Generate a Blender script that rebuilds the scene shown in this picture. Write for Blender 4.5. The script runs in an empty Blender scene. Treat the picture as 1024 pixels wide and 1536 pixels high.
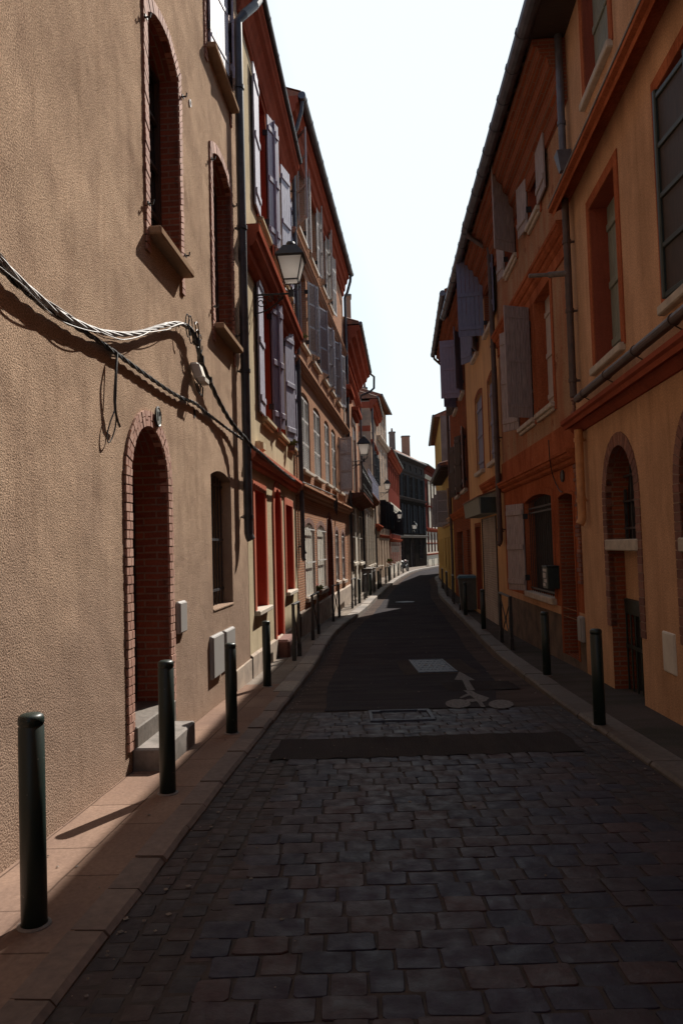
import bpy, math, random
from mathutils import Vector, Matrix
from mathutils.geometry import tessellate_polygon
random.seed(7)
PI = math.pi
C = bpy.context.scene.collection
# ------------------------------------------------------------------ camera
FPX = 1100.0
PITCH = math.atan(53/1100.0); ROLL = 0.028
CAM = Vector((0, 0, 1.6))
fw = Vector((0, math.cos(PITCH), math.sin(PITCH)))
up0 = Vector((0, -math.sin(PITCH), math.cos(PITCH))); r0 = Vector((1, 0, 0))
cr = r0*math.cos(ROLL) - up0*math.sin(ROLL)
cu = up0*math.cos(ROLL) + r0*math.sin(ROLL)
def ray(x, y):
    return fw + cr*((x-512)/FPX) + cu*((768-y)/FPX)
def proj(p):
    d = Vector(p)-CAM; w = d.dot(fw)
    return 512+FPX*d.dot(cr)/w, 768-FPX*d.dot(cu)/w
def interp(tab, v):
    if v <= tab[0][0]:
        a, b = tab[0], tab[1]
    elif v >= tab[-1][0]:
        a, b = tab[-2], tab[-1]
    else:
        for i in range(len(tab)-1):
            if tab[i][0] <= v <= tab[i+1][0]:
                a, b = tab[i], tab[i+1]; break
    return a[1]+(b[1]-a[1])*(v-a[0])/(b[0]-a[0])
def smooth(tab, step=1.0):
    """resample a table by Catmull-Rom so kerbs and slopes curve gently"""
    out = []; n = len(tab)
    for i in range(n-1):
        x0, x1 = tab[i][0], tab[i+1][0]
        m0 = (tab[i+1][1]-tab[max(i-1, 0)][1])/(tab[i+1][0]-tab[max(i-1, 0)][0])
        m1 = (tab[min(i+2, n-1)][1]-tab[i][1])/(tab[min(i+2, n-1)][0]-tab[i][0])
        k = max(1, int((x1-x0)/step))
        for j in range(k):
            t = j/k; h = x1-x0
            v = (2*t**3-3*t*t+1)*tab[i][1]+(t**3-2*t*t+t)*h*m0+(-2*t**3+3*t*t)*tab[i+1][1]+(t**3-t*t)*h*m1
            out.append((x0+t*h, v))
    out.append(tab[-1]); return out
HT = smooth([(-15, 1.05), (0, 1.48), (5, 1.64), (10, 1.8), (16, 1.93), (27, 2.0), (35, 2.08), (50, 2.22), (80, 2.48), (110, 2.68), (160, 2.9)])
def gz(Y): return 1.6-interp(HT, Y)
def kh(Y): return .022+.105*min(1, max(0, (Y-6)/7))**1.2
def rz(Y): return gz(Y)-kh(Y)
def gpx(x, y, fn=gz):
    d = ray(x, y); Y = 5.0
    for _ in range(60):
        z = fn(Y); t = (z-CAM.z)/d.z
        Yn = t*d.y
        if Yn <= 0 or Yn > 300: Yn = 100
        Y = .5*Y+.5*Yn
    t = Y/d.y
    return Vector((d.x*t, Y, fn(Y)))
KL = smooth([(-14, -1.75), (0, -1.22), (3, -1.03), (7.4, -.77), (12, -.49), (17.5, -.2), (23.5, .62), (29.5, 1.29), (40, 2.5), (55, 4.4), (72, 7.1), (87, 11), (100, 15.0), (120, 22)])
KR = smooth([(-14, 1.4), (0, 2.02), (4.7, 2.2), (7.5, 2.3), (12.9, 2.6), (17.7, 3.0), (24, 3.45), (31, 4.0), (40, 5.1), (50, 6.2), (56, 7.3), (70, 9.8), (85, 14), (100, 19.5), (120, 28)])
# ------------------------------------------------------------------ materials
def newmat(name):
    m = bpy.data.materials.new(name); m.use_nodes = True
    nt = m.node_tree; b = nt.nodes['Principled BSDF']
    return m, nt, b
def c4(c): return (c[0], c[1], c[2], 1)
def uvmap(nt, scale=(1, 1, 1), rot=0):
    tc = nt.nodes.new('ShaderNodeTexCoord'); mp = nt.nodes.new('ShaderNodeMapping')
    mp.inputs['Scale'].default_value = scale; mp.inputs['Rotation'].default_value = (0, 0, rot)
    nt.links.new(tc.outputs['UV'], mp.inputs[0]); return mp.outputs[0]
def noise(nt, vec, scale, detail=4, rough=.55):
    n = nt.nodes.new('ShaderNodeTexNoise'); n.inputs['Scale'].default_value = scale
    n.inputs['Detail'].default_value = detail; n.inputs['Roughness'].default_value = rough
    nt.links.new(vec, n.inputs['Vector']); return n.outputs[0]
def ramp(nt, fac, a, b, ca=(0, 0, 0), cb=(1, 1, 1)):
    r = nt.nodes.new('ShaderNodeValToRGB'); r.color_ramp.elements[0].position = a; r.color_ramp.elements[1].position = b
    r.color_ramp.elements[0].color = c4(ca); r.color_ramp.elements[1].color = c4(cb)
    nt.links.new(fac, r.inputs[0]); return r.outputs[0]
def mix(nt, fac, a, b, mode='MIX'):
    n = nt.nodes.new('ShaderNodeMix'); n.data_type = 'RGBA'; n.blend_type = mode
    if isinstance(fac, (int, float)): n.inputs[0].default_value = fac
    else: nt.links.new(fac, n.inputs[0])
    for s, v in ((n.inputs[6], a), (n.inputs[7], b)):
        if isinstance(v, tuple): s.default_value = c4(v)
        else: nt.links.new(v, s)
    return n.outputs[2]
def bump(nt, b, h, strength, dist):
    n = nt.nodes.new('ShaderNodeBump'); n.inputs['Strength'].default_value = strength; n.inputs['Distance'].default_value = dist
    nt.links.new(h, n.inputs['Height']); nt.links.new(n.outputs[0], b.inputs['Normal']); return n
def stucco(name, c1, c2, stain=None, grain=60, bd=.006, stain_amt=.5, speck=.25, lo=.42, hi=.62, sx=2.2, sy=.55, streak=.3, wave=4, low=None, flake=None, srange=(.45, 1.25)):
    m, nt, b = newmat(name); uv = uvmap(nt)
    f1 = ramp(nt, noise(nt, uv, .9, 6, .6), .38, .64)
    col = mix(nt, f1, c1, c2)
    if stain:
        uv2 = uvmap(nt, (sx, sy, 1)); f2 = ramp(nt, noise(nt, uv2, 1.3, 7, .65), lo, hi)
        k = nt.nodes.new('ShaderNodeMath'); k.operation = 'MULTIPLY'; k.inputs[1].default_value = stain_amt
        nt.links.new(f2, k.inputs[0]); col = mix(nt, k.outputs[0], col, stain)
    if low:      # rough, weathered lower wall with a ragged upper edge
        sp = nt.nodes.new('ShaderNodeSeparateXYZ'); nt.links.new(uv, sp.inputs[0])
        ma = nt.nodes.new('ShaderNodeMath'); ma.operation = 'MULTIPLY_ADD'; ma.inputs[1].default_value = -2.6; nt.links.new(noise(nt, uv, 1.6, 8, .72), ma.inputs[0]); nt.links.new(sp.outputs[1], ma.inputs[2])
        fm = ramp(nt, ma.outputs[0], 0, 1); mr = nt.nodes.new('ShaderNodeMapRange'); mr.inputs[1].default_value = -.6; mr.inputs[2].default_value = .9; mr.inputs[3].default_value = .8; mr.inputs[4].default_value = 0
        nt.links.new(ma.outputs[0], mr.inputs[0]); col = mix(nt, mr.outputs[0], col, low)
    if flake:
        fc, fsc, f0 = flake; fm = ramp(nt, noise(nt, uv, fsc, 7, .68), f0, f0+.012); col = mix(nt, fm, col, fc)
    if streak:
        st = ramp(nt, noise(nt, uvmap(nt, (7, .45, 1)), 1.5, 6, .6), .52, .74); bl = ramp(nt, noise(nt, uv, 4.5, 6, .7), .5, .7)
        k2 = nt.nodes.new('ShaderNodeMath'); k2.operation = 'MULTIPLY'; k2.inputs[1].default_value = streak; nt.links.new(st, k2.inputs[0])
        k3 = nt.nodes.new('ShaderNodeMath'); k3.operation = 'MULTIPLY'; k3.inputs[1].default_value = streak*.9; nt.links.new(bl, k3.inputs[0])
        col = mix(nt, k2.outputs[0], col, mix(nt, 1, col, (.52, .47, .43), 'MULTIPLY')); col = mix(nt, k3.outputs[0], col, mix(nt, 1, col, (1.25, 1.22, 1.2), 'MULTIPLY'))
    g = noise(nt, uv, grain, 3, .6)
    col = mix(nt, speck, col, ramp(nt, g, .36, .64, (srange[0],)*3, (srange[1],)*3), 'MULTIPLY')
    nt.links.new(col, b.inputs['Base Color']); b.inputs['Roughness'].default_value = .95; b.inputs['Specular IOR Level'].default_value = 0.0
    h = nt.nodes.new('ShaderNodeMath'); h.operation = 'ADD'
    nt.links.new(g, h.inputs[0]); nt.links.new(noise(nt, uv, 5, 3), h.inputs[1])
    h2 = nt.nodes.new('ShaderNodeMath'); h2.operation = 'MULTIPLY_ADD'; h2.inputs[1].default_value = wave
    nt.links.new(noise(nt, uv, 1.1, 2), h2.inputs[0]); nt.links.new(h.outputs[0], h2.inputs[2])
    bump(nt, b, h2.outputs[0], .8, bd); return m
def brick(name, c1, c2, mortar, w=.3, hgt=.058, ms=.008, var=(.6, .35, .25), bd=.006, vamt=.35, rough=.88):
    m, nt, b = newmat(name); uv = uvmap(nt)
    dn = nt.nodes.new('ShaderNodeTexNoise'); dn.inputs['Scale'].default_value = 3; nt.links.new(uv, dn.inputs['Vector'])
    va = nt.nodes.new('ShaderNodeVectorMath'); va.operation = 'SCALE'; va.inputs['Scale'].default_value = .02
    nt.links.new(dn.outputs['Color'], va.inputs[0])
    ad = nt.nodes.new('ShaderNodeVectorMath'); nt.links.new(uv, ad.inputs[0]); nt.links.new(va.outputs[0], ad.inputs[1])
    t = nt.nodes.new('ShaderNodeTexBrick'); t.inputs['Scale'].default_value = 1
    t.inputs['Brick Width'].default_value = w; t.inputs['Row Height'].default_value = hgt; t.inputs['Mortar Size'].default_value = ms
    t.inputs['Mortar Smooth'].default_value = .3; t.inputs['Bias'].default_value = 0
    t.inputs['Color1'].default_value = c4(c1); t.inputs['Color2'].default_value = c4(c2); t.inputs['Mortar'].default_value = c4(mortar)
    nt.links.new(ad.outputs[0], t.inputs['Vector'])
    f = ramp(nt, noise(nt, uv, 1.1, 7, .65), .4, .68)
    k = nt.nodes.new('ShaderNodeMath'); k.operation = 'MULTIPLY'; k.inputs[1].default_value = vamt; nt.links.new(f, k.inputs[0])
    col = mix(nt, k.outputs[0], t.outputs[0], var)
    g = noise(nt, uv, 40, 4)
    col = mix(nt, .35, col, ramp(nt, g, .3, .7, (.5, .5, .5), (1.2, 1.2, 1.2)), 'MULTIPLY')
    nt.links.new(col, b.inputs['Base Color']); b.inputs['Roughness'].default_value = rough; b.inputs['Specular IOR Level'].default_value = 0.0
    inv = nt.nodes.new('ShaderNodeMath'); inv.operation = 'MULTIPLY_ADD'; inv.inputs[1].default_value = -1; inv.inputs[2].default_value = 1
    nt.links.new(t.outputs[1], inv.inputs[0])
    h = nt.nodes.new('ShaderNodeMath'); h.operation = 'MULTIPLY_ADD'; h.inputs[1].default_value = .5
    nt.links.new(g, h.inputs[0]); nt.links.new(inv.outputs[0], h.inputs[2])
    bump(nt, b, h.outputs[0], .7, bd); return m
def plain(name, c, rough=.6, c2=None, sc=8, metal=0, bd=0, stretch=(1, 1, 1), lo=.4, hi=.65, spec=.5, island=0):
    m, nt, b = newmat(name); uv = uvmap(nt, stretch)
    c2 = c2 or (c[0]*.7, c[1]*.7, c[2]*.7)
    n1 = noise(nt, uv, sc, 6, .62); col = mix(nt, ramp(nt, n1, lo, hi), c, c2)
    if island:
        g = nt.nodes.new('ShaderNodeNewGeometry'); r = ramp(nt, g.outputs['Random Per Island'], 0, 1, (1-island,)*3, (1+island,)*3)
        col = mix(nt, 1, col, r, 'MULTIPLY')
    nt.links.new(col, b.inputs['Base Color']); b.inputs['Roughness'].default_value = rough; b.inputs['Metallic'].default_value = metal
    b.inputs['Specular IOR Level'].default_value = spec
    if bd: bump(nt, b, n1, .6, bd)
    return m
def island_mat(name, cols, rough=.6, bd=.004, sc=30, rr=None, spec=.5):
    m, nt, b = newmat(name); uv = uvmap(nt); g = nt.nodes.new('ShaderNodeNewGeometry')
    r = nt.nodes.new('ShaderNodeValToRGB'); cr_ = r.color_ramp; cr_.interpolation = 'CONSTANT' if len(cols) > 3 else 'LINEAR'
    while len(cr_.elements) < len(cols): cr_.elements.new(.5)
    for i in range(len(cols)): cr_.elements[i].position = i/len(cols)
    for i, c in enumerate(cols): cr_.elements[i].color = c4(c)
    nt.links.new(g.outputs['Random Per Island'], r.inputs[0])
    n1 = noise(nt, uv, sc, 5, .6)
    col = mix(nt, .55, r.outputs[0], ramp(nt, n1, .3, .7, (.5, .5, .5), (1.3, 1.3, 1.3)), 'MULTIPLY')
    n2 = ramp(nt, noise(nt, uv, 1.2, 5), .4, .7); col = mix(nt, n2, col, mix(nt, 1, col, (.72, .66, .62), 'MULTIPLY'))
    nt.links.new(col, b.inputs['Base Color']); b.inputs['Specular IOR Level'].default_value = spec
    if rr:
        q = ramp(nt, noise(nt, uv, 9, 3), .3, .7, (rr[0],)*3, (rr[1],)*3); nt.links.new(q, b.inputs['Roughness'])
    else: b.inputs['Roughness'].default_value = rough
    bump(nt, b, n1, .7, bd); return m
M = {}
M['roughcast'] = stucco('roughcast', (.575, .415, .30), (.475, .34, .245), (.285, .195, .145), grain=95, bd=.014, stain_amt=.55, speck=.85, lo=.46, hi=.68, sx=1.8, sy=1.2, streak=.35, wave=4, low=(.335, .238, .183), srange=(.38, 1.35))
M['sillA'] = stucco('tan_sill_render', (.40, .28, .19), (.33, .22, .15), None, 60, .004)
M['cream'] = stucco('cream_render', (.62, .52, .36), (.52, .43, .29), (.30, .25, .18), grain=50, bd=.004, stain_amt=.35, speck=.15)
M['ochre'] = stucco('ochre_render', (.64, .385, .235), (.54, .32, .19), (.36, .21, .12), grain=60, bd=.006, stain_amt=.5, speck=.4, flake=((.42, .27, .16), 3.2, .70))
M['ochre2'] = stucco('peach_render', (.68, .41, .21), (.60, .36, .19), (.4, .24, .13), grain=45, bd=.004, stain_amt=.4, speck=.15)
M['tanred'] = stucco('worn_tan_render', (.42, .26, .16), (.34, .20, .12), (.36, .13, .07), grain=40, bd=.006, stain_amt=.7, speck=.4, flake=((.27, .115, .07), 2.4, .60))
M['darkcornice'] = stucco('dark_red_brown_paint', (.15, .06, .045), (.11, .045, .035), (.2, .14, .11), grain=30, bd=.004)
M['redpaint'] = stucco('red_paint', (.34, .095, .058), (.27, .072, .045), (.20, .06, .04), grain=40, bd=.003, stain_amt=.5, speck=.15)
M['orange'] = stucco('orange_red_paint', (.45, .145, .07), (.36, .11, .052), (.22, .06, .03), grain=30, bd=.004, stain_amt=.6, speck=.35, flake=((.42, .23, .14), 5, .66))
M['brightred'] = stucco('bright_red_paint', (.43, .075, .045), (.36, .06, .038), (.36, .05, .03), grain=30, bd=.002, stain_amt=.25, speck=.1)
M['pinkred'] = stucco('faded_red_paint', (.55, .19, .13), (.48, .15, .10), (.4, .2, .15), grain=30, bd=.003, stain_amt=.3, speck=.1)
M['stone'] = plain('pale_stone', (.52, .45, .36), .85, (.36, .31, .25), 6, bd=.004)
M['greystone'] = plain('grey_stone', (.24, .21, .19), .85, (.13, .115, .10), 5, bd=.006)
M['plinth'] = plain('plinth_render', (.42, .33, .25), .9, (.25, .19, .15), 4, bd=.006)
M['darkplinth'] = plain('dark_brown_plinth', (.16, .11, .075), .9, (.07, .05, .04), 3, bd=.008)  # darker brown band along the wall foot
M['brickA'] = brick('red_brick', (.29, .095, .06), (.21, .07, .048), (.26, .19, .15), .24, .062, .009, var=(.2, .08, .05))
M['brickC'] = brick('pink_brick', (.48, .24, .155), (.37, .175, .11), (.44, .32, .23), .34, .056, .012, var=(.46, .27, .18), vamt=.5)
M['brickR'] = brick('dark_red_brick', (.34, .09, .04), (.24, .065, .035), (.26, .15, .10), .3, .056, .01, var=(.16, .07, .05), vamt=.5)
M['voussoir'] = island_mat('surround_brick', [(.50, .28, .21), (.43, .225, .165), (.55, .33, .25)], .85, .003, 40)
M['jambbrick'] = island_mat('jamb_brick', [(.46, .22, .155), (.38, .175, .12), (.52, .28, .2)], .85, .003, 40)
M['oldbrick'] = island_mat('worn_arch_brick', [(.24, .10, .07), (.18, .08, .06), (.28, .13, .09)], .85, .004, 25)
M['mortar'] = plain('mortar', (.30, .23, .18), .95, (.2, .15, .12), 30, bd=.003)
M['lav'] = plain('lavender_wood', (.46, .45, .54), .55, (.24, .22, .29), 6, stretch=(8, 1, 1), bd=.001)
M['plum_shaded_lav'] = plain('plum_shaded_lavender_wood', (.33, .28, .37), .5, (.26, .22, .29), 6, stretch=(8, 1, 1), bd=.001)  # lavender with shade mixed into the colour; plum on one far leaf
M['blue'] = plain('blue_grey_wood', (.20, .215, .31), .55, (.15, .16, .24), 6, stretch=(8, 1, 1), bd=.001)
M['white'] = plain('white_painted_wood', (.66, .64, .62), .5, (.5, .48, .46), 6, stretch=(8, 1, 1), bd=.001)
M['greywood'] = plain('weathered_grey_wood', (.42, .35, .33), .8, (.22, .18, .165), 5, stretch=(14, .8, 1), bd=.003)
M['palewood'] = plain('pale_weathered_wood', (.56, .48, .42), .75, (.36, .3, .26), 5, stretch=(14, .8, 1), bd=.002)
M['louvre'] = plain('pale_grey_louvre', (.58, .55, .52), .6, (.34, .31, .29), 6, stretch=(3, 3, 1))
M['louvre2'] = plain('grey_louvre', (.40, .375, .40), .6, (.28, .26, .275), 6, stretch=(3, 3, 1))
M['creampanel'] = plain('cream_panel', (.68, .64, .55), .6, (.55, .5, .43), 3)
M['darkgreen'] = plain('dark_green_wood', (.022, .034, .030), .4, (.014, .022, .02), 12)
M['greygreen'] = plain('grey_green_wood', (.24, .26, .21), .6, (.18, .19, .16), 4, stretch=(8, 1, 1))
M['darkwood'] = plain('dark_brown_wood', (.05, .03, .022), .6, (.03, .02, .015), 5, stretch=(8, 1, 1))
M['redwood'] = plain('dark_red_door', (.13, .03, .02), .5, (.09, .022, .016), 5, stretch=(8, 1, 1))
M['pipe'] = plain('zinc_grey_pipe', (.075, .075, .085), .45, (.045, .045, .05), 5, metal=.3)
M['zinc'] = plain('zinc_gutter', (.13, .13, .15), .4, (.08, .08, .095), 4, metal=.4)
M['copperpipe'] = plain('brown_pipe', (.10, .065, .055), .5, (.06, .045, .04), 4, metal=.2)
M['ochrepipe'] = plain('ochre_painted_pipe', (.58, .28, .11), .5, (.4, .18, .07), 4)
M['iron'] = plain('black_iron', (.018, .018, .02), .45, (.035, .03, .028), 20)
M['bollard'] = plain('dark_green_paint', (.010, .021, .017), .42, (.13, .13, .12), 22, lo=.675, hi=.70)
M['greybox'] = plain('light_grey_plastic', (.33, .315, .30), .5, (.32, .3, .28), 5)
M['glass'] = plain('dark_window_glass', (.018, .02, .024), .08, (.03, .032, .036), 2, spec=.8)
M['black'] = plain('dark_interior', (.012, .010, .010), .8)
M['tile'] = plain('roof_tile', (.30, .13, .08), .85, (.14, .08, .06), 5, bd=.006)
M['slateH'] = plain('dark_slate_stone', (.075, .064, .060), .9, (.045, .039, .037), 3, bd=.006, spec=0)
M['darkstoneH'] = plain('very_dark_stone', (.024, .019, .016), .9, (.014, .012, .0105), 2, bd=.008, spec=0)  # darker stone for the lower storeys of the far house
M['blackwood'] = plain('black_blue_shutter', (.028, .029, .035), .7, (.017, .018, .021), 5, spec=.1)
M['creamI'] = plain('cream_wall', (.52, .46, .36), .9, (.42, .37, .29), 2)
M['stonefar'] = plain('weathered_far_stone', (.38, .28, .21), .88, (.22, .18, .145), 1.2, bd=.004, spec=0)
M['redI'] = brick('deep_red_brick', (.20, .045, .035), (.14, .035, .028), (.13, .06, .045), .3, .06, .01, var=(.12, .04, .03))
M['yellow'] = stucco('yellow_render', (.62, .40, .14), (.52, .33, .12), None, 40, .003)
M['greygable'] = stucco('grey_gable_render', (.27, .23, .2), (.2, .17, .15), (.15, .12, .1), 30, .006)
M['beigegable'] = stucco('beige_gable_render', (.34, .29, .23), (.28, .24, .19), (.2, .17, .13), 30, .006)
M['cable'] = plain('black_cable', (.025, .024, .024), .5)
M['silver'] = plain('silver_grey_cable', (.40, .39, .38), .6, (.2, .19, .19), 30, metal=.1)
M['leaf'] = plain('dry_green_leaf', (.16, .17, .05), .6, (.09, .1, .03), 9)
M['flower'] = plain('red_petals', (.55, .03, .03), .6)
M['enamel'] = plain('grey_enamel', (.34, .36, .34), .35, (.28, .3, .28), 8)
M['binbody'] = plain('grey_green_bin_plastic', (.10, .105, .09), .5, (.07, .075, .065), 5)
M['binlid'] = plain('blue_green_lid_plastic', (.02, .09, .12), .4, (.015, .07, .09), 5)
M['paint'] = plain('worn_white_road_paint', (.175, .162, .152), .9, (.06, .057, .056), 30, lo=.42, hi=.62)
M['steelcover'] = plain('blue_grey_cast_iron', (.07, .085, .115), .6, (.04, .05, .07), 12, metal=.15)
M['rollerm'] = plain('beige_roller_slats', (.42, .34, .27), .6, (.26, .2, .16), 2, stretch=(2, .6, 1))
# lantern glass : frosted, lets the sun through
def lantern_glass():
    m, nt, b = newmat('lantern_glass'); b.inputs['Base Color'].default_value = (.88, .85, .8, 1); b.inputs['Roughness'].default_value = .25
    tr = nt.nodes.new('ShaderNodeBsdfTranslucent'); tr.inputs[0].default_value = (.95, .92, .88, 1)
    mx = nt.nodes.new('ShaderNodeMixShader'); mx.inputs[0].default_value = .8
    nt.links.new(b.outputs[0], mx.inputs[1]); nt.links.new(tr.outputs[0], mx.inputs[2])
    nt.links.new(mx.outputs[0], nt.nodes['Material Output'].inputs[0]); return m
M['lglass'] = lantern_glass()
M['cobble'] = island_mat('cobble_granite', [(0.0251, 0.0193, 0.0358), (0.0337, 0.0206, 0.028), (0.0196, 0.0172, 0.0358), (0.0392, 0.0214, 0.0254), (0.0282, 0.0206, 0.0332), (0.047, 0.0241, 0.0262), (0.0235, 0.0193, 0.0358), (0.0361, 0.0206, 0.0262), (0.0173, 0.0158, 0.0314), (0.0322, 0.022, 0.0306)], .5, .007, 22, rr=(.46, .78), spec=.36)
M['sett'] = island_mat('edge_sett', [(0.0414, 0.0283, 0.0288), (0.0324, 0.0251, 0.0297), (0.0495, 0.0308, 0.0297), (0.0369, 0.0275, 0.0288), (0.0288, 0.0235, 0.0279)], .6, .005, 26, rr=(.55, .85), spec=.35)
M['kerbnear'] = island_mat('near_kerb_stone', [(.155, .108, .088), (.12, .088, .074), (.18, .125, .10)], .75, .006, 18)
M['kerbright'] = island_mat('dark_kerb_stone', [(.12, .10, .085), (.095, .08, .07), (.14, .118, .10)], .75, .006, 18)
M['kerb'] = island_mat('kerb_stone', [(.20, .165, .135), (.15, .128, .108), (.235, .195, .158), (.17, .142, .125)], .75, .006, 18)
M['jointing'] = plain('sand_joint', (.046, .033, .028), .95, (.026, .019, .017), 12, bd=.01)
M['asphalt'] = stucco('asphalt', (.060, .057, .062), (.049, .047, .052), (.082, .075, .071), grain=110, bd=.006, stain_amt=.6, speck=.75, streak=.5, wave=1)
M['asphalt2'] = stucco('patch_asphalt', (.060, .054, .053), (.048, .044, .044), (.08, .069, .062), grain=100, bd=.008, speck=.8, stain_amt=.5, wave=1)
M['patch'] = stucco('worn_patch_asphalt', (.082, .069, .062), (.068, .058, .053), None, grain=120, bd=.004, speck=.5)
M['gutterstrip'] = stucco('gutter_concrete', (.11, .085, .075), (.085, .07, .062), (.05, .042, .04), grain=60, bd=.003, stain_amt=.6, speck=.3)
M['slab'] = brick('pavement_slab', (.30, .205, .155), (.245, .165, .125), (.12, .08, .06), .75, .33, .006, var=(.17, .115, .095), bd=.004, vamt=.7, rough=.75)
M['slab2'] = brick('grey_pavement_slab', (.27, .23, .195), (.22, .19, .165), (.10, .085, .07), .8, .36, .008, var=(.15, .13, .115), bd=.004, vamt=.7, rough=.75)
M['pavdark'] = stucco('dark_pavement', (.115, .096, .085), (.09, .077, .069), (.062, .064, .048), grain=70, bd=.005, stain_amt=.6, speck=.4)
M['earth'] = plain('earth', (.12, .1, .08), .95)
# ------------------------------------------------------------------ mesh builder
class MB:
    def __init__(s): s.v = []; s.f = []; s.uv = []
    def quadface(s, pts, uvs=None):
        i = len(s.v); s.v += [Vector(p) for p in pts]; s.f.append(tuple(range(i, i+len(pts)))); s.uv.append(uvs)
    def poly(s, verts, faces):
        i = len(s.v); s.v += [Vector(p) for p in verts]
        for f in faces: s.f.append(tuple(i+k for k in f)); s.uv.append(None)
    def box(s, x0, x1, y0, y1, z0, z1, bev=0):
        x0, x1 = sorted((x0, x1)); y0, y1 = sorted((y0, y1)); z0, z1 = sorted((z0, z1))
        b = min(bev, (x1-x0)*.3, (y1-y0)*.3, (z1-z0)*.3)
        if b <= 0:
            s.poly([(x0, y0, z0), (x1, y0, z0), (x1, y1, z0), (x0, y1, z0), (x0, y0, z1), (x1, y0, z1), (x1, y1, z1), (x0, y1, z1)],
                   [(0, 3, 2, 1), (4, 5, 6, 7), (0, 1, 5, 4), (1, 2, 6, 5), (2, 3, 7, 6), (3, 0, 4, 7)])
        else:
            vs = []; idx = {}
            for ix, X in ((0, x0), (1, x1)):
                for iy, Y in ((0, y0), (1, y1)):
                    for iz, Z in ((0, z0), (1, z1)):
                        sx, sy, sz = (1 if ix == 0 else -1)*b, (1 if iy == 0 else -1)*b, (1 if iz == 0 else -1)*b
                        idx[ix, iy, iz] = len(vs)
                        vs += [(X, Y+sy, Z+sz), (X+sx, Y, Z+sz), (X+sx, Y+sy, Z)]
            g = lambda a, b_, c, k: idx[a, b_, c]+k
            F = []
            for ix in (0, 1): F.append([g(ix, 0, 0, 0), g(ix, 1, 0, 0), g(ix, 1, 1, 0), g(ix, 0, 1, 0)])
            for iy in (0, 1): F.append([g(0, iy, 0, 1), g(1, iy, 0, 1), g(1, iy, 1, 1), g(0, iy, 1, 1)])
            for iz in (0, 1): F.append([g(0, 0, iz, 2), g(1, 0, iz, 2), g(1, 1, iz, 2), g(0, 1, iz, 2)])
            for iy in (0, 1):
                for iz in (0, 1): F.append([g(0, iy, iz, 1), g(1, iy, iz, 1), g(1, iy, iz, 2), g(0, iy, iz, 2)])
            for ix in (0, 1):
                for iz in (0, 1): F.append([g(ix, 0, iz, 0), g(ix, 1, iz, 0), g(ix, 1, iz, 2), g(ix, 0, iz, 2)])
            for ix in (0, 1):
                for iy in (0, 1): F.append([g(ix, iy, 0, 0), g(ix, iy, 1, 0), g(ix, iy, 1, 1), g(ix, iy, 0, 1)])
            for k in idx.values(): F.append([k, k+1, k+2])
            s.poly(vs, F)
    def tube(s, pts, r, n=8, cap=True, radii=None):
        pts = [Vector(p) for p in pts]; rings = []
        t0 = (pts[1]-pts[0]).normalized()
        a = t0.cross(Vector((0, 0, 1)))
        if a.length < .1: a = t0.cross(Vector((1, 0, 0)))
        a.normalize()
        base = len(s.v)
        for i, p in enumerate(pts):
            t = (pts[min(i+1, len(pts)-1)]-pts[max(i-1, 0)])
            if t.length < 1e-9: t = t0
            t.normalize(); a = (a-t*a.dot(t))
            if a.length < 1e-6: a = t.orthogonal()
            a.normalize(); b = t.cross(a); rr = radii[i] if radii else r
            for k in range(n):
                q = 2*PI*k/n; s.v.append(p+(a*math.cos(q)+b*math.sin(q))*rr)
        for i in range(len(pts)-1):
            for k in range(n):
                s.f.append((base+i*n+k, base+i*n+(k+1) % n, base+(i+1)*n+(k+1) % n, base+(i+1)*n+k)); s.uv.append(None)
        if cap:
            s.f.append(tuple(base+k for k in range(n))[::-1]); s.uv.append(None)
            s.f.append(tuple(base+(len(pts)-1)*n+k for k in range(n))); s.uv.append(None)
    def lathe(s, prof, cx=0, cy=0, n=24):
        base = len(s.v)
        for r, z in prof:
            for k in range(n): s.v.append(Vector((cx+r*math.cos(2*PI*k/n), cy+r*math.sin(2*PI*k/n), z)))
        for i in range(len(prof)-1):
            for k in range(n):
                s.f.append((base+i*n+k, base+i*n+(k+1) % n, base+(i+1)*n+(k+1) % n, base+(i+1)*n+k)); s.uv.append(None)
        s.f.append(tuple(base+k for k in range(n))[::-1]); s.uv.append(None)
        s.f.append(tuple(base+(len(prof)-1)*n+k for k in range(n))); s.uv.append(None)
    def extr(s, prof, u0, u1):
        """profile [(out,z)...] closed, run along u; out = towards the street (-y)"""
        n = len(prof); vs = [(u0, -o, z) for o, z in prof]+[(u1, -o, z) for o, z in prof]
        F = [(k, (k+1) % n, n+(k+1) % n, n+k) for k in range(n)]
        F += [tuple(range(n))[::-1], tuple(range(n, 2*n))]
        s.poly(vs, F)
    def xf(s, fn, start=0):
        for i in range(start, len(s.v)): s.v[i] = Vector(fn(s.v[i]))
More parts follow.
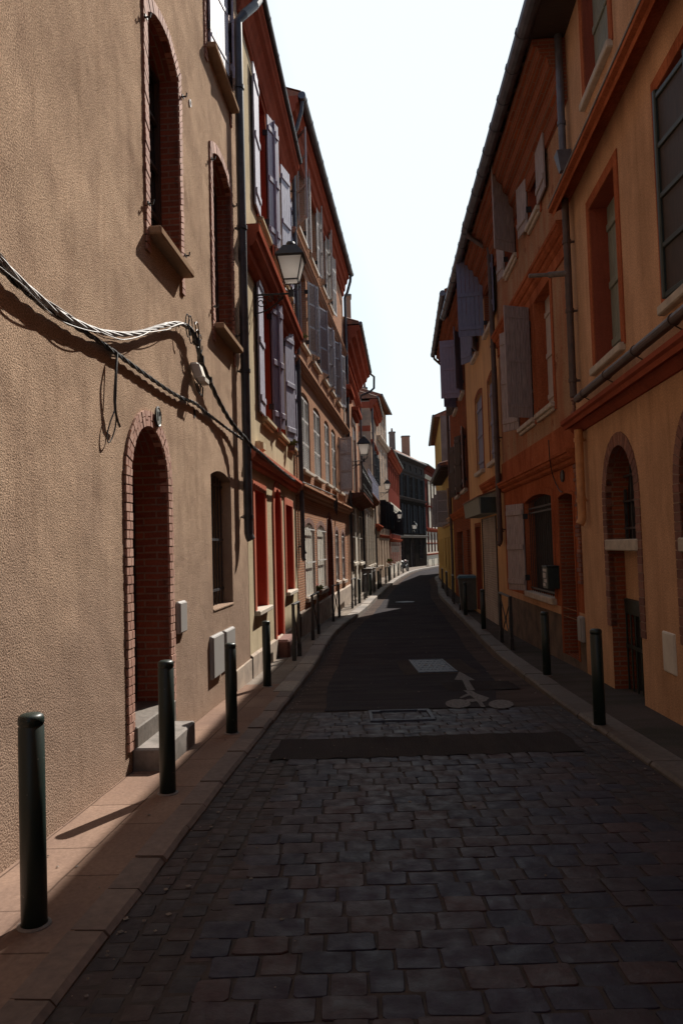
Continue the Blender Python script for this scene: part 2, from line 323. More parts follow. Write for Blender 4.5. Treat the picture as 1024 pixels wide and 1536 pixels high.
    def build(s, name, mat, parent=None, origin=None, smooth_=False, z0=0, label=None, uvfn=None, premap=None):
        if origin is None: origin = Vector((0, 0, 0))
        me = bpy.data.meshes.new(name)
        src = premap if premap else s.v
        me.from_pydata([tuple(Vector(v)-origin-Vector((0, 0, z0))) for v in s.v], [], s.f)
        ul = me.uv_layers.new(name='UVMap'); L = 0
        for fi, f in enumerate(s.f):
            if s.uv[fi]:
                for q in s.uv[fi]: ul.data[L].uv = q; L += 1
                continue
            if uvfn:
                for k in f: ul.data[L].uv = uvfn(src[k]); L += 1
                continue
            a, b, c = src[f[0]], src[f[1]], src[f[2]]
            nn = (b-a).cross(c-a)
            if len(f) > 3: nn = nn+(src[f[2]]-a).cross(src[f[3]]-a)
            ax, ay, az = abs(nn.x), abs(nn.y), abs(nn.z)
            for k in f:
                p = src[k]
                if ay >= ax and ay >= az: uvv = (p.x, p.z)
                elif ax >= az: uvv = (p.y+.37, p.z)
                else: uvv = (p.x, p.y)
                ul.data[L].uv = uvv; L += 1
        if smooth_:
            for p in me.polygons: p.use_smooth = True
        me.materials.append(mat)
        o = bpy.data.objects.new(name, me); C.objects.link(o)
        if parent: o.parent = parent
        else: o.location = origin
        if label: o['label'] = label
        return o
def tag(o, label=None, cat=None, group=None, kind=None):
    if label: o['label'] = label
    if cat: o['category'] = cat
    if group: o['group'] = group
    if kind: o['kind'] = kind
    return o
def empty(name, loc, rot=0):
    e = bpy.data.objects.new(name, None); C.objects.link(e); e.location = loc; e.rotation_euler = (0, 0, rot); e.empty_display_size = .3
    return e
def copy_tree(o, parent=None):
    c = o.copy(); C.objects.link(c)
    if parent: c.parent = parent
    for ch in [q for q in bpy.data.objects if q.parent == o]: copy_tree(ch, c)
    return c
# ------------------------------------------------------------------ facades
class Facade:
    """vertical plane; left side: u runs away from the camera; right side: u runs towards it. y<0 is the street"""
    def __init__(s, near, far, left):
        s.left = left; n, f = Vector((near[0], near[1], 0)), Vector((far[0], far[1], 0))
        s.O = n if left else f; e = f if left else n
        s.len = (e-s.O).length; s.d = (e-s.O).normalized(); s.inn = Vector((-s.d.y, s.d.x, 0))
        s.rot = math.atan2(s.d.y, s.d.x)
    def world(s, u, y, z): return s.O+s.d*u+s.inn*y+Vector((0, 0, z))
    def px(s, x, y, off=0):
        r = ray(x, y); o = s.O-s.inn*off
        t = (o-CAM).dot(s.inn)/r.dot(s.inn); p = CAM+r*t
        return (p-s.O).dot(s.d), p.z
    def uat(s, x, z, off=0, y0=800):
        y = y0
        for _ in range(12):
            u, _z = s.px(x, y, off); y = proj(s.world(u, -off, z))[1]
        return s.px(x, y, off)[0]
    def op(s, xn, yt, yb, xf_, rise=0, off=0):
        zt = s.px(xn, yt, off)[1]; zb = s.px(xn, yb, off)[1]; ua = s.px(xn, (yt+yb)/2, off)[0]
        ub = s.uat(xf_, (zt+zb)/2, off, (yt+yb)/2)
        return Op(min(ua, ub), max(ua, ub), zb, zt, rise)
class Op:
    def __init__(s, u0, u1, z0, z1, rise=0): s.u0, s.u1, s.z0, s.z1, s.rise = u0, u1, z0, z1, rise; s.w = u1-u0
    def path(s, g=0, low=0, n=14):
        """open path from bottom at u0 up over the head to bottom at u1, grown by g; z1 = springline when arched"""
        a, b = s.u0-g, s.u1+g; zb = s.z0-low
        if s.rise <= 0: return [(a, zb), (a, s.z1+g), (b, s.z1+g), (b, zb)]
        w = s.w; p = [(a, zb)]; semi = s.rise > .35*w
        for i in range(n+1):
            t = -1+2*i/n
            if semi:
                q = PI*(1-i/n); p.append(((a+b)/2+(b-a)/2*math.cos(q), s.z1+(s.rise+g)*math.sin(q)))
            else:
                p.append(((a+b)/2+(b-a)/2*t, s.z1+g*(.98)+(s.rise)*(1-t*t)))
        p.append((b, zb)); return p
HOUSES = []
class House:
    def __init__(s, name, label, F, ztop, cat='house', zb=None, depth=6, wallmat=None, u0=None, u1=None, gable=None):
        s.F = F; mid = F.world(0, 0, 0); s.zg = gz(F.O.y)-.3 if zb is None else zb
        s.e = empty(name, (F.O.x, F.O.y, s.zg), F.rot); tag(s.e, label, cat)
        s.ztop = ztop; s.ops = []; s.depth = depth; s.wallmat = wallmat; s.u0 = 0 if u0 is None else u0; s.u1 = F.len if u1 is None else u1; s.bands = []
    def part(s, mb, name, mat, parent=None, **k): return mb.build(name, mat, parent or s.e, z0=s.zg, **k)
    def walls(s, bands=None):
        """bands: [(ztop, mat)] from bottom to top"""
        bands = bands or [(s.ztop, s.wallmat)]; zlo = s.zg-.6
        for zt, mat in bands:
            outer = [Vector((s.u0, 0, zlo)), Vector((s.u1, 0, zlo)), Vector((s.u1, 0, zt)), Vector((s.u0, 0, zt))]
            holes = []
            for o in s.ops:
                if o.z1+o.rise < zlo+1e-3 or o.z0 > zt-1e-3: continue
                q = [(max(s.u0+.01, min(s.u1-.01, a)), max(zlo+.004, min(zt-.004, b))) for a, b in o.path()]
                cl = []
                for p in q:
                    if not cl or (abs(p[0]-cl[-1][0])+abs(p[1]-cl[-1][1])) > 1e-4: cl.append(p)
                holes.append([Vector((a, 0, b)) for a, b in cl])
            lst = [outer]+holes; flat = [v for l in lst for v in l]
            tris = tessellate_polygon([[Vector((v.x, v.z, 0)) for v in l] for l in lst])
            mb = MB(); mb.poly(flat, tris)
            D = s.depth
            mb.quadface([(s.u0, 0, zlo), (s.u0, D, zlo), (s.u0, D, zt), (s.u0, 0, zt)])
            mb.quadface([(s.u1, 0, zlo), (s.u1, D, zlo), (s.u1, D, zt), (s.u1, 0, zt)])
            mb.quadface([(s.u0, D, zlo), (s.u1, D, zlo), (s.u1, D, zt), (s.u0, D, zt)])
            if zt == bands[-1][0]: mb.quadface([(s.u0, 0, zt), (s.u1, 0, zt), (s.u1, D, zt), (s.u0, D, zt)])
            s.part(mb, 'wall', mat); zlo = zt
    def rafters(s, a, b, step, y0, y1, z0, z1):
        while a < b:
            m = MB(); m.box(a, a+.09, y0, y1, z0, z1); s.part(m, 'rafter_end', M['darkwood']); a += step
    def profile(s, name, prof, mat, u0=None, u1=None, parent=None, label=None):
        mb = MB(); mb.extr(prof, s.u0 if u0 is None else u0, s.u1 if u1 is None else u1); return s.part(mb, name, mat, parent, label=label)
    def ledge(s, z, out, h, mat, name='cornice', u0=None, u1=None, steps=3):
        """moulded band: top at z, height h, projecting out, stepped underneath"""
        p = [(0.004, z-h), ]
        pr = [(-.02, z), (out, z), (out, z-h*.22), (out*.86, z-h*.26), (out*.82, z-h*.45), (out*.6, z-h*.62), (out*.45, z-h*.64), (out*.4, z-h*.86), (out*.18, z-h), (-.02, z-h)]
        return s.profile(name, pr, mat, u0, u1)
    def gutter(s, z, out, r=.07, mat=None, u0=None, u1=None, step=.9):
        a = s.u0 if u0 is None else u0; b = s.u1 if u1 is None else u1
        mb = MB(); mb.tube([(a, -out, z), (b, -out, z)], r, 12)
        k = a+.2
        while k < b: mb.tube([(k, -out, z), (k+.03, -out, z)], r*1.1, 12); k += step
        return s.part(mb, 'gutter', mat or M['zinc'], smooth_=False)
    def pipe(s, u, ztop, zbot, out=.1, r=.055, mat=None, du=0, head=None, foot=True, col=2.0):
        pts = []
        if head: pts += head
        pts += [(u, -out, ztop), (u+du*.5, -out, (ztop+zbot)/2), (u+du, -out, zbot)]
        if foot: pts += [(u+du, -out-.01, zbot-.04), (u+du, -out-.035, zbot-.09)]
        mb = MB(); mb.tube(pts, r, 14)
        z = zbot+.2
        while z < ztop:
            t = (ztop-z)/(ztop-zbot); mb.tube([(u+du*t, -out, z), (u+du*t, -out, z+.05)], r*1.22, 14)
            mb.box(u+du*t-.012, u+du*t+.012, -out, .0, z+.01, z+.035); z += col
        return s.part(mb, 'downpipe', mat or M['pipe'])
    def roof(s, z, over=.4, rise=1.3, run=3.2, mat=None, u0=None, u1=None, period=.22):
        a = s.u0 if u0 is None else u0; b = s.u1 if u1 is None else u1
        n = max(4, int((b-a)/period*4)); n = min(n, 320); mb = MB(); V = []
        for i in range(n+1):
            u = a+(b-a)*i/n; w = .035*math.sin(2*PI*(u-a)/period)
            V += [(u, -over, z+w), (u, run, z+rise+w), (u, -over, z+w-.05), (u, run, z+rise+w-.05)]
        F = []
        for i in range(n):
            k = 4*i; F += [(k, k+4, k+5, k+1), (k+2, k+3, k+7, k+6), (k, k+2, k+6, k+4), (k+1, k+5, k+7, k+3)]
        mb.poly(V, F)
        mb.quadface([(a, -over, z-.05), (a, run, z+rise-.05), (a, run, z-.1), (a, -over, z-.1)])
        mb.quadface([(b, -over, z-.05), (b, run, z+rise-.05), (b, run, z-.1), (b, -over, z-.1)])
        mb.quadface([(a, run, z+rise), (b, run, z+rise), (b, s.depth, z), (a, s.depth, z)])
        mb.quadface([(a, run, z+rise), (a, s.depth, z), (a, run, z)]); mb.quadface([(b, run, z+rise), (b, s.depth, z), (b, run, z)])
        return s.part(mb, 'roof', mat or M['tile'])
    # ---- openings
    def window(s, o, rd=.2, rmat=None, close='glass', cmat=None, fmat=None, sur=None, sill=None, leaves=(), name='window', bars=None, cut=True, low=0, muntin=(2, 3), label=None):
        if cut: s.ops.append(o)
        rmat = rmat or s.wallmat; mb = MB(); P = o.path()
        Q = P+[P[0]]
        for i in range(len(Q)-1):
            (a, b), (c, d) = Q[i], Q[i+1]
            mb.quadface([(a, 0, b), (c, 0, d), (c, rd, d), (a, rd, b)])
        w = s.part(mb, name, rmat, label=label)
        poly = lambda y: [(a, y, b) for a, b in P]
        if close == 'glass':
            g = MB(); g.quadface(poly(rd-.01)); s.part(g, 'pane', M['glass'], w)
            f = MB(); t = .045; zt = o.z1+o.rise*.6
            f.box(o.u0, o.u0+t, rd-.06, rd-.012, o.z0, o.z1); f.box(o.u1-t, o.u1, rd-.06, rd-.012, o.z0, o.z1)
            f.box(o.u0+t, o.u1-t, rd-.058, rd-.014, o.z0, o.z0+t*1.3); f.box(o.u0+t, o.u1-t, rd-.058, rd-.014, o.z1-t, o.z1)
            for i in range(1, muntin[0]):
                u = o.u0+o.w*i/muntin[0]; f.box(u-.03, u+.03, rd-.064, rd-.016, o.z0+t*1.3, o.z1-t)
            for j in range(1, muntin[1]):
                z = o.z0+(o.z1-o.z0)*j/muntin[1]; f.box(o.u0+t, o.u1-t, rd-.05, rd-.018, z-.015, z+.015)
            s.part(f, 'frame', fmat or M['darkwood'], w)
        elif close == 'door':
            g = MB(); g.quadface(poly(rd-.005)); 
            f = s.part(g, 'panel', cmat or M['darkwood'], w)
            h = MB(); zz = o.z0+(o.z1-o.z0)*.02
            for (a, b) in ((.06, .44), (.56, .94)):
                for (c, d) in ((.04, .3), (.34, .62), (.66, .96)):
                    h.box(o.u0+o.w*a, o.u0+o.w*b, rd-.03, rd-.006, o.z0+(o.z1-o.z0)*c, o.z0+(o.z1-o.z0)*d, .01)
            s.part(h, 'moulding', cmat or M['darkwood'], w)
            hh = MB(); hh.tube([(o.u0+o.w*.5, rd-.03, o.z0+1.0), (o.u0+o.w*.5, rd-.09, o.z0+1.0)], .014, 8); hh.tube([(o.u0+o.w*.47, rd-.09, o.z0+1.0), (o.u0+o.w*.6, rd-.09, o.z0+1.0)], .012, 8)
            s.part(hh, 'handle', M['iron'], w)
        elif close == 'planks':
            g = MB(); n = max(2, int(o.w/.11))
            g.quadface(poly(rd-.002))
            for i in range(n):
                g.box(o.u0+o.w*i/n+.004, o.u0+o.w*(i+1)/n-.004, rd-.035, rd-.006, o.z0, o.z1, .004)
            for q in (.14, .5, .86):
                z = o.z0+(o.z1-o.z0)*q; g.box(o.u0+.03, o.u0+o.w*.485, rd-.06, rd-.035, z-.045, z+.045, .006); g.box(o.u0+o.w*.515, o.u1-.03, rd-.06, rd-.035, z-.045, z+.045, .006)
            s.part(g, 'shutter', cmat, w)
        elif close == 'louvre':
            for a, b in ((o.u0, o.u0+o.w/2-.006), (o.u0+o.w/2+.006, o.u1)):
                lf = leaf_mesh(b-a-.008, o.z1-o.z0, 'louvre', arch=o.rise); lf.xf(lambda p, a=a: (a+.004+p.x, rd*.25+p.y, o.z0+p.z)); s.part(lf, 'shutter', cmat, w)
            g = MB(); g.quadface(poly(rd-.002)); s.part(g, 'pane', M['black'], w)
        elif close == 'panel':
            g = MB(); g.quadface(poly(rd-.005))
            s.part(g, 'panel', cmat, w)
        elif close == 'dark':
            g = MB(); g.quadface(poly(rd-.005)); s.part(g, 'pane', M['black'], w)
        if bars:
            g = MB(); yb = bars.get('y', .05); n = bars.get('n', 6); r = bars.get('r', .009)
            for i in range(n):
                u = o.u0+o.w*(i+.5)/n; g.tube([(u, yb, o.z0), (u, yb, o.z1+o.rise*.6*(1-(2*(i+.5)/n-1)**2))], r, 6)
            for q in bars.get('h', (.15, .85)):
                z = o.z0+(o.z1-o.z0)*q; g.box(o.u0, o.u1, yb-.008, yb+.008, z-.015, z+.015)
            s.part(g, 'bars', bars.get('mat', M['iron']), w)
        if sur:
            wd, mat, proud, kind = sur[:4]; low_ = sur[4] if len(sur) > 4 else 0
            g = MB(); pin = o.path(0, low_); pout = o.path(wd, low_)
            n = len(pin)
            if kind == 'band':
                for i in range(n-1):
                    a, b, c, d = pin[i], pin[i+1], pout[i+1], pout[i]
                    g.quadface([(a[0], -proud, a[1]), (b[0], -proud, b[1]), (c[0], -proud, c[1]), (d[0], -proud, d[1])])
                    g.quadface([(c[0], -proud, c[1]), (d[0], -proud, d[1]), (d[0], .01, d[1]), (c[0], .01, c[1])])
                    g.quadface([(a[0], -proud, a[1]), (b[0], -proud, b[1]), (b[0], .0, b[1]), (a[0], .0, a[1])])
                for k in (0, n-1):
                    a, d = pin[k], pout[k]; g.quadface([(a[0], -proud, a[1]), (d[0], -proud, d[1]), (d[0], .01, d[1]), (a[0], .01, a[1])])
                s.part(g, 'surround', mat, w)
            else:
                pitch = sur[5] if len(sur) > 5 else .065; gap = .011
                bk = MB()
                for i in range(n-1):
                    a, b, c, d = pin[i], pin[i+1], pout[i+1], pout[i]
                    bk.quadface([(a[0], -proud*.45, a[1]), (b[0], -proud*.45, b[1]), (c[0], -proud*.45, c[1]), (d[0], -proud*.45, d[1])])
                s.part(bk, 'mortar', M['mortar'], w)
                sl = [0]
                for i in range(n-1): sl.append(sl[-1]+math.hypot(pout[i+1][0]-pout[i][0], pout[i+1][1]-pout[i][1]) * .5+.5*math.hypot(pin[i+1][0]-pin[i][0], pin[i+1][1]-pin[i][1]))
                def at(P_, q):
                    for i in range(n-1):
                        if q <= sl[i+1] or i == n-2:
                            t = (q-sl[i])/max(1e-6, sl[i+1]-sl[i]); return (P_[i][0]+(P_[i+1][0]-P_[i][0])*t, P_[i][1]+(P_[i+1][1]-P_[i][1])*t)
                q = 0; kk = 0
                while q < sl[-1]-pitch*.6:
                    a, b = at(pin, q+gap/2), at(pin, q+pitch-gap/2); d, c = at(pout, q+gap/2), at(pout, q+pitch-gap/2)
                    pr = proud*random.uniform(.8, 1.15); spl = .5+.12*(1 if kk % 2 else -1)
                    segs = ((0, 1),) if kind == 'vous' else ((0, spl-.04), (spl+.04, 1))
                    L = lambda P1, P2, t: (P1[0]+(P2[0]-P1[0])*t, P1[1]+(P2[1]-P1[1])*t)
                    tooth = random.uniform(-.06, .05) if kind == 'jamb' else random.uniform(-.02, .01)
                    for (t0, t1) in segs:
                        t1 = t1+tooth if t1 == 1 else t1
                        A, B, C_, D_ = L(a, d, t0), L(b, c, t0), L(b, c, t1), L(a, d, t1)
                        inn = .06 if t0 == 0 else .0
                        vs = [(A[0], -pr, A[1]), (B[0], -pr, B[1]), (C_[0], -pr, C_[1]), (D_[0], -pr, D_[1]), (A[0], inn, A[1]), (B[0], inn, B[1]), (C_[0], 0, C_[1]), (D_[0], 0, D_[1])]
                        g.poly(vs, [(0, 1, 2, 3), (0, 4, 5, 1), (1, 5, 6, 2), (2, 6, 7, 3), (3, 7, 4, 0)])
                    q += pitch; kk += 1
                s.part(g, 'surround', mat, w)
        if sill:
            mat, ext, th, pr = sill[:4]
            g = MB(); g.box(o.u0-ext, o.u1+ext, -pr, rd*.6, o.z0-th, o.z0+.004, .012)
            if len(sill) > 4: g.box(o.u0-ext*.6, o.u1+ext*.6, -pr*.55, 0, o.z0-th*1.7, o.z0-th, .01)
            s.part(g, 'sill', mat, w)
        for lf in leaves:
            side, ang, kind, mat = lf[:4]; wd = lf[4] if len(lf) > 4 else o.w/2-.005; lz = lf[5] if len(lf) > 5 else (0, 0)
            atu0 = (side == 'near') == s.F.left
            hu = o.u0 if atu0 else o.u1; dr = 1 if atu0 else -1
            m = leaf_mesh(wd, o.z1-o.z0+lz[0]+lz[1], kind, arch=o.rise)
            a = math.radians(ang); ca, sa = math.cos(a), math.sin(a); off = -.045
            pre = [v.copy() for v in m.v]
            m.xf(lambda p: (hu+dr*(p.x*ca+sa*p.y), off-sa*p.x+ca*p.y, o.z0-lz[0]+p.z))
            s.part(m, 'shutter', mat, w, premap=pre)
            hb = MB()
            for q in (.15, .85):
                z = o.z0+(o.z1-o.z0)*q; hb.box(hu-.012, hu+.012, -.06, .03, z-.05, z+.05)
            s.part(hb, 'hinge', M['iron'], w)
        return w
    def sheet(s, o, th, mat, name, y=0, proud=.02):
        mb = MB(); mb.box(o.u0, o.u1, y-proud, y, o.z0, o.z1, .006); return s.part(mb, name, mat)
def leaf_mesh(w, h, kind, arch=0):
    """leaf in its own frame: x 0..w, y thickness around 0, z 0..h"""
    m = MB()
    if kind == 'plank':
        n = max(3, int(round(w/.105)))
        for i in range(n): m.box(w*i/n+.003, w*(i+1)/n-.003, -.014, .014, 0, h, .003)
        for q in (.1, .5, .9):
            m.box(.02, w-.02, .014, .036, h*q-.05, h*q+.05, .008); m.box(.03, w-.04, -.022, -.014, h*q-.02, h*q+.02)
    else:
        st = .045
        m.box(0, st, -.017, .017, 0, h, .003); m.box(w-st, w, -.017, .017, 0, h, .003)
        zs = [0, h*.36, h*.68, h-.06]
        for i, z in enumerate(zs): m.box(st, w-st, -.015, .015, z, z+(.08 if i == 0 else .05))
        for a, b in ((.08, zs[1]), (zs[1]+.05, zs[2]), (zs[2]+.05, zs[3])):
            n = max(3, int((b-a)/.042))
            for k in range(n):
                z = a+(b-a)*(k+.5)/n; t = .018
                m.poly([(st, -.014, z-t), (w-st, -.014, z-t), (w-st, .014, z+t), (st, .014, z+t), (st, -.014, z-t+.006), (w-st, -.014, z-t+.006), (w-st, .014, z+t+.006), (st, .014, z+t+.006)],
                       [(0, 1, 2, 3), (4, 5, 6, 7), (0, 1, 5, 4), (3, 2, 6, 7)])
        if arch > 0:
            V = [(0, .0, h), (w, .0, h)]
            V2 = [(w*i/8, -.014, h+arch*.0+.0) for i in range(9)]
    return m
# ------------------------------------------------------------------ ground
YS = [y*.5 for y in range(-28, 240)]
def strip(name, fa, fb, fz, mat, y0=-14, y1=119.5, step=.5, nx=2, kind='structure', uvlocal=True, jitter=0):
    mb = MB(); n = int((y1-y0)/step)
    rows = []
    for i in range(n+1):
        Y = y0+(y1-y0)*i/n; a, b = fa(Y), fb(Y)
        if jitter: a += random.uniform(-jitter, jitter); b += random.uniform(-jitter, jitter)
        rows.append([(a+(b-a)*k/nx, Y) for k in range(nx+1)])
    for i in range(n):
        for k in range(nx):
            q = [rows[i][k], rows[i][k+1], rows[i+1][k+1], rows[i+1][k]]
            fr = [(q[0], 0), (q[1], 0), (q[2], 0), (q[3], 0)]
            A = rows[i][0][0]; B = rows[i+1][0][0]
            uvs = [(q[0][1], q[0][0]-A), (q[1][1], q[1][0]-A), (q[2][1], q[2][0]-B), (q[3][1], q[3][0]-B)]
            mb.quadface([(p[0], p[1], fz(p[1])) for p in q], uvs)
    o = mb.build(name, mat); o['kind'] = kind; return o
kl = lambda Y: interp(KL, Y)
kr = lambda Y: interp(KR, Y)
YB = gpx(600, 1064, rz).y                       # cobbles end, asphalt begins
strip('road', kl, kr, lambda Y: rz(Y)-.0055, M['jointing'], y1=119.5, nx=4)
strip('gutter', lambda Y: kl(Y)+.01, lambda Y: kr(Y)-.01, lambda Y: rz(Y)-.006+.002, M['gutterstrip'], y0=YB, nx=3)
def asl(Y): return kl(Y)+.34+.012*math.sin(Y*1.7)+(.5*math.exp(-((Y-YB)/1.6)**2))*.25
def asr(Y): return kr(Y)-.36-.012*math.sin(Y*1.3+1)-(.3*math.exp(-((Y-YB)/1.4)**2))
strip('asphalt', asl, asr, lambda Y: rz(Y)+.004, M['asphalt'], y0=YB, step=.25, nx=4, jitter=.012)
strip('pavement', lambda Y: kl(Y)-3.4, lambda Y: kl(Y)-.15, gz, M['slab'], y1=9.9, nx=3)
strip('pavement', lambda Y: kl(Y)-3.4, lambda Y: kl(Y)-.27, gz, M['slab2'], y0=9.9, nx=3)
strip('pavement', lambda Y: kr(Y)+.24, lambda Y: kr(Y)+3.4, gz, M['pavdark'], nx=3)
# right pavement beyond the camera's reach and the ground sheet under everything
g = MB()
for (a, b) in ((-400, -14), (-14, 0), (0, 16), (16, 35), (35, 80), (80, 160), (160, 900)):
    zf = lambda Y: (gz(Y) if -15 < Y < 160 else (gz(-15) if Y < 0 else gz(160)))-.5
    g.quadface([(-500, a, zf(a)), (500, a, zf(a)), (500, b, zf(b)), (-500, b, zf(b))])
g.build('ground', M['earth'])['kind'] = 'structure'
def kerb(fn, side, Y=-12.0, Yend=112, mat='kerb'):
    """side -1: stones lie left of the line"""
    mb = MB(); w = .17 if mat == 'kerbnear' else .26
    while Y < Yend:
        L = random.uniform(.75, 1.05)*(1 if Y < 45 else 2)*(.5 if mat == 'kerbnear' else 1); Y2 = Y+L-.012
        a, b = Vector((fn(Y), Y, 0)), Vector((fn(Y2), Y2, 0)); d = (b-a).normalized(); nn = Vector((-d.y, d.x, 0))*(1 if side < 0 else -1)
        j = random.uniform(-.006, .006); zt0, zt1 = gz(Y)+.006+j, gz(Y2)+.006+j; zb = -.35; c = .022
        ka, kb = a+nn*random.uniform(-.006, .006), b+nn*random.uniform(-.006, .006)
        P = lambda p, off, z: (p.x+nn.x*off, p.y+nn.y*off, z)
        v = [P(ka, 0, zt0+zb), P(kb, 0, zt1+zb), P(kb, 0, zt1-c), P(ka, 0, zt0-c), P(ka, c, zt0), P(kb, c, zt1), P(kb, w, zt1), P(ka, w, zt0), P(ka, w, zt0+zb), P(kb, w, zt1+zb)]
        mb.poly(v, [(0, 1, 2, 3), (3, 2, 5, 4), (4, 5, 6, 7), (7, 6, 9, 8), (0, 3, 4, 7, 8), (1, 9, 6, 5, 2)])
        Y += L
    o = mb.build('kerb', M[mat]); o['kind'] = 'structure'
    return Y
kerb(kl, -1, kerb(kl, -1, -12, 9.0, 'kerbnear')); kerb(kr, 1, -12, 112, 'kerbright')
# cobbles: every stone a cushioned block
def stone(mb, cx, cy, w, l, h=.0, z=None, rot=0):
    """w along x, l along y; irregular rounded outline, domed top"""
    n = 12; ring = []; r = min(w, l)*.22
    ph = random.uniform(0, 1)
    for k in range(n):
        t = 2*PI*(k+.5)/n; c, s_ = math.cos(t), math.sin(t)
        e = .17
        x = abs(c)**e*math.copysign(1, c)*w/2; y = abs(s_)**e*math.copysign(1, s_)*l/2
        ring.append((x*(1+random.uniform(-.05, .03)), y*(1+random.uniform(-.07, .04))))
    zz = (rz(cy) if z is None else z)+random.uniform(-.0025, .003)+h; tx, ty = random.uniform(-.02, .02), random.uniform(-.025, .025)
    cs, sn = math.cos(rot), math.sin(rot); V = []
    for sc, dz in ((1.0, -.03), (.992, -.004), (.965, .0), (.6, .0015)):
        for x, y in ring:
            X, Y = x*sc*cs-y*sc*sn, x*sc*sn+y*sc*cs
            V.append((cx+X, cy+Y, zz+dz+tx*x*sc+ty*y*sc))
    F = []
    for q in range(3):
        for k in range(n): F.append((q*n+k, q*n+(k+1) % n, (q+1)*n+(k+1) % n, (q+1)*n+k))
    F.append(tuple(3*n+k for k in range(n))); mb.poly(V, F)
BX0, BX1, BY0, BY1 = -.62, 1.92, 5.98, 6.72        # band of asphalt across the cobbles
CVR = [gpx(553.7, 1084, rz), gpx(648, 1081, rz), gpx(644.5, 1066, rz), gpx(553.7, 1068, rz)]
mb = MB(); Y = .6; row = 0
while Y < YB-.07:
    l = .148*random.uniform(.95, 1.05); xa = kl(Y)+.50+.03*math.sin(row); xb = kr(Y)-.52+.03*math.cos(row*1.3)
    x = xa-random.uniform(0, .12)
    bowf = lambda X: .03*math.sin(X*1.1+.4)
    while x < xb:
        w = random.uniform(.13, .245); gap = random.uniform(.006, .011); cx = x+w/2
        cy = Y+l/2+bowf(cx)+random.uniform(-.006, .006)
        inb = BX0+.0 < cx < BX1 and BY0-.02 < cy < BY1+.02
        if not inb and cy < YB-.06: stone(mb, cx, cy, w-gap, l-random.uniform(.006, .011), rot=random.uniform(-.025, .025))
        x += w
    Y += l; row += 1
mb.build('cobbles', M['cobble'], uvfn=lambda p: (p.x, p.y))['kind'] = 'structure'
mb = MB()
for side in (0, 1):
    Y = .6
    while Y < YB-.05:
        l = random.uniform(.095, .12)
        nc = 4
        for c in range(nc):
            w = .12; base = kl(Y) if side == 0 else kr(Y)
            cx = base+(.065+c*w)*(1 if side == 0 else -1)
            yy = Y+l/2+(.05 if c % 2 else 0)+random.uniform(-.008, .008)
            if BX0 < cx < BX1 and BY0 < yy < BY1: continue
            if yy > YB-.05: continue
            stone(mb, cx, yy, w-.014, l-.012, h=-.003, rot=random.uniform(-.05, .05))
        Y += l
mb.build('edge_setts', M['sett'], uvfn=lambda p: (p.x, p.y))['kind'] = 'structure'
def patch(name, x0, x1, y0, y1, mat, h, kind='structure', jit=.022, n=18):
    P = []
    for i in range(n): P.append((x0+(x1-x0)*i/n, y0))
    for i in range(5): P.append((x1, y0+(y1-y0)*i/5))
    for i in range(n): P.append((x1-(x1-x0)*i/n, y1))
    for i in range(5): P.append((x0, y1-(y1-y0)*i/5))
    P = [(a+random.uniform(-jit, jit), b+random.uniform(-jit, jit)) for a, b in P]
    m = MB(); m.quadface([(a, b, rz(b)+h) for a, b in P], [(a, b) for a, b in P]); o = m.build(name, mat); o['kind'] = kind; return o
patch('asphalt_band', BX0, BX1, BY0, BY1, M['asphalt2'], .006, jit=.028, n=34)
q1, q2 = gpx(606, 1013, rz), gpx(698, 989, rz)
patch('asphalt_patch', q1.x, q2.x-.1, q1.y, q2.y, M['patch'], .008)
q1, q2 = gpx(672, 1037, rz), gpx(748, 1022, rz)
patch('asphalt_patch', q1.x, q2.x+.12, q1.y, q2.y, M['asphalt2'], .008)
# bicycle marking
def road_poly(mb, pts, h=.013):
    P = [gpx(x, y, rz) for x, y in pts]; tr = tessellate_polygon([[Vector((p.x, p.y, 0)) for p in P]])
    mb.poly([(p.x, p.y, rz(p.y)+h) for p in P], tr)
mk = MB(); T = lambda l: [(520+x/3.413, 960+y/3.413) for x, y in l]
road_poly(mk, T([(575, 165), (655, 210), (622, 210), (655, 262), (615, 262), (590, 210), (550, 208)]))
for cx, cy in ((568, 331), (788, 334)):
    road_poly(mk, T([(cx+64*math.cos(2*PI*k/28), cy+23*math.sin(2*PI*k/28)) for k in range(28)]))
road_poly(mk, T([(594, 262), (640, 264), (665, 280), (728, 302), (712, 318), (690, 322), (710, 350), (686, 348), (664, 318), (640, 324), (610, 316), (612, 308), (655, 306), (628, 288), (585, 304), (575, 300), (618, 278)]))
mk.build('road_marking', M['paint'], uvfn=lambda p: (p.x, p.y))['kind'] = 'structure'
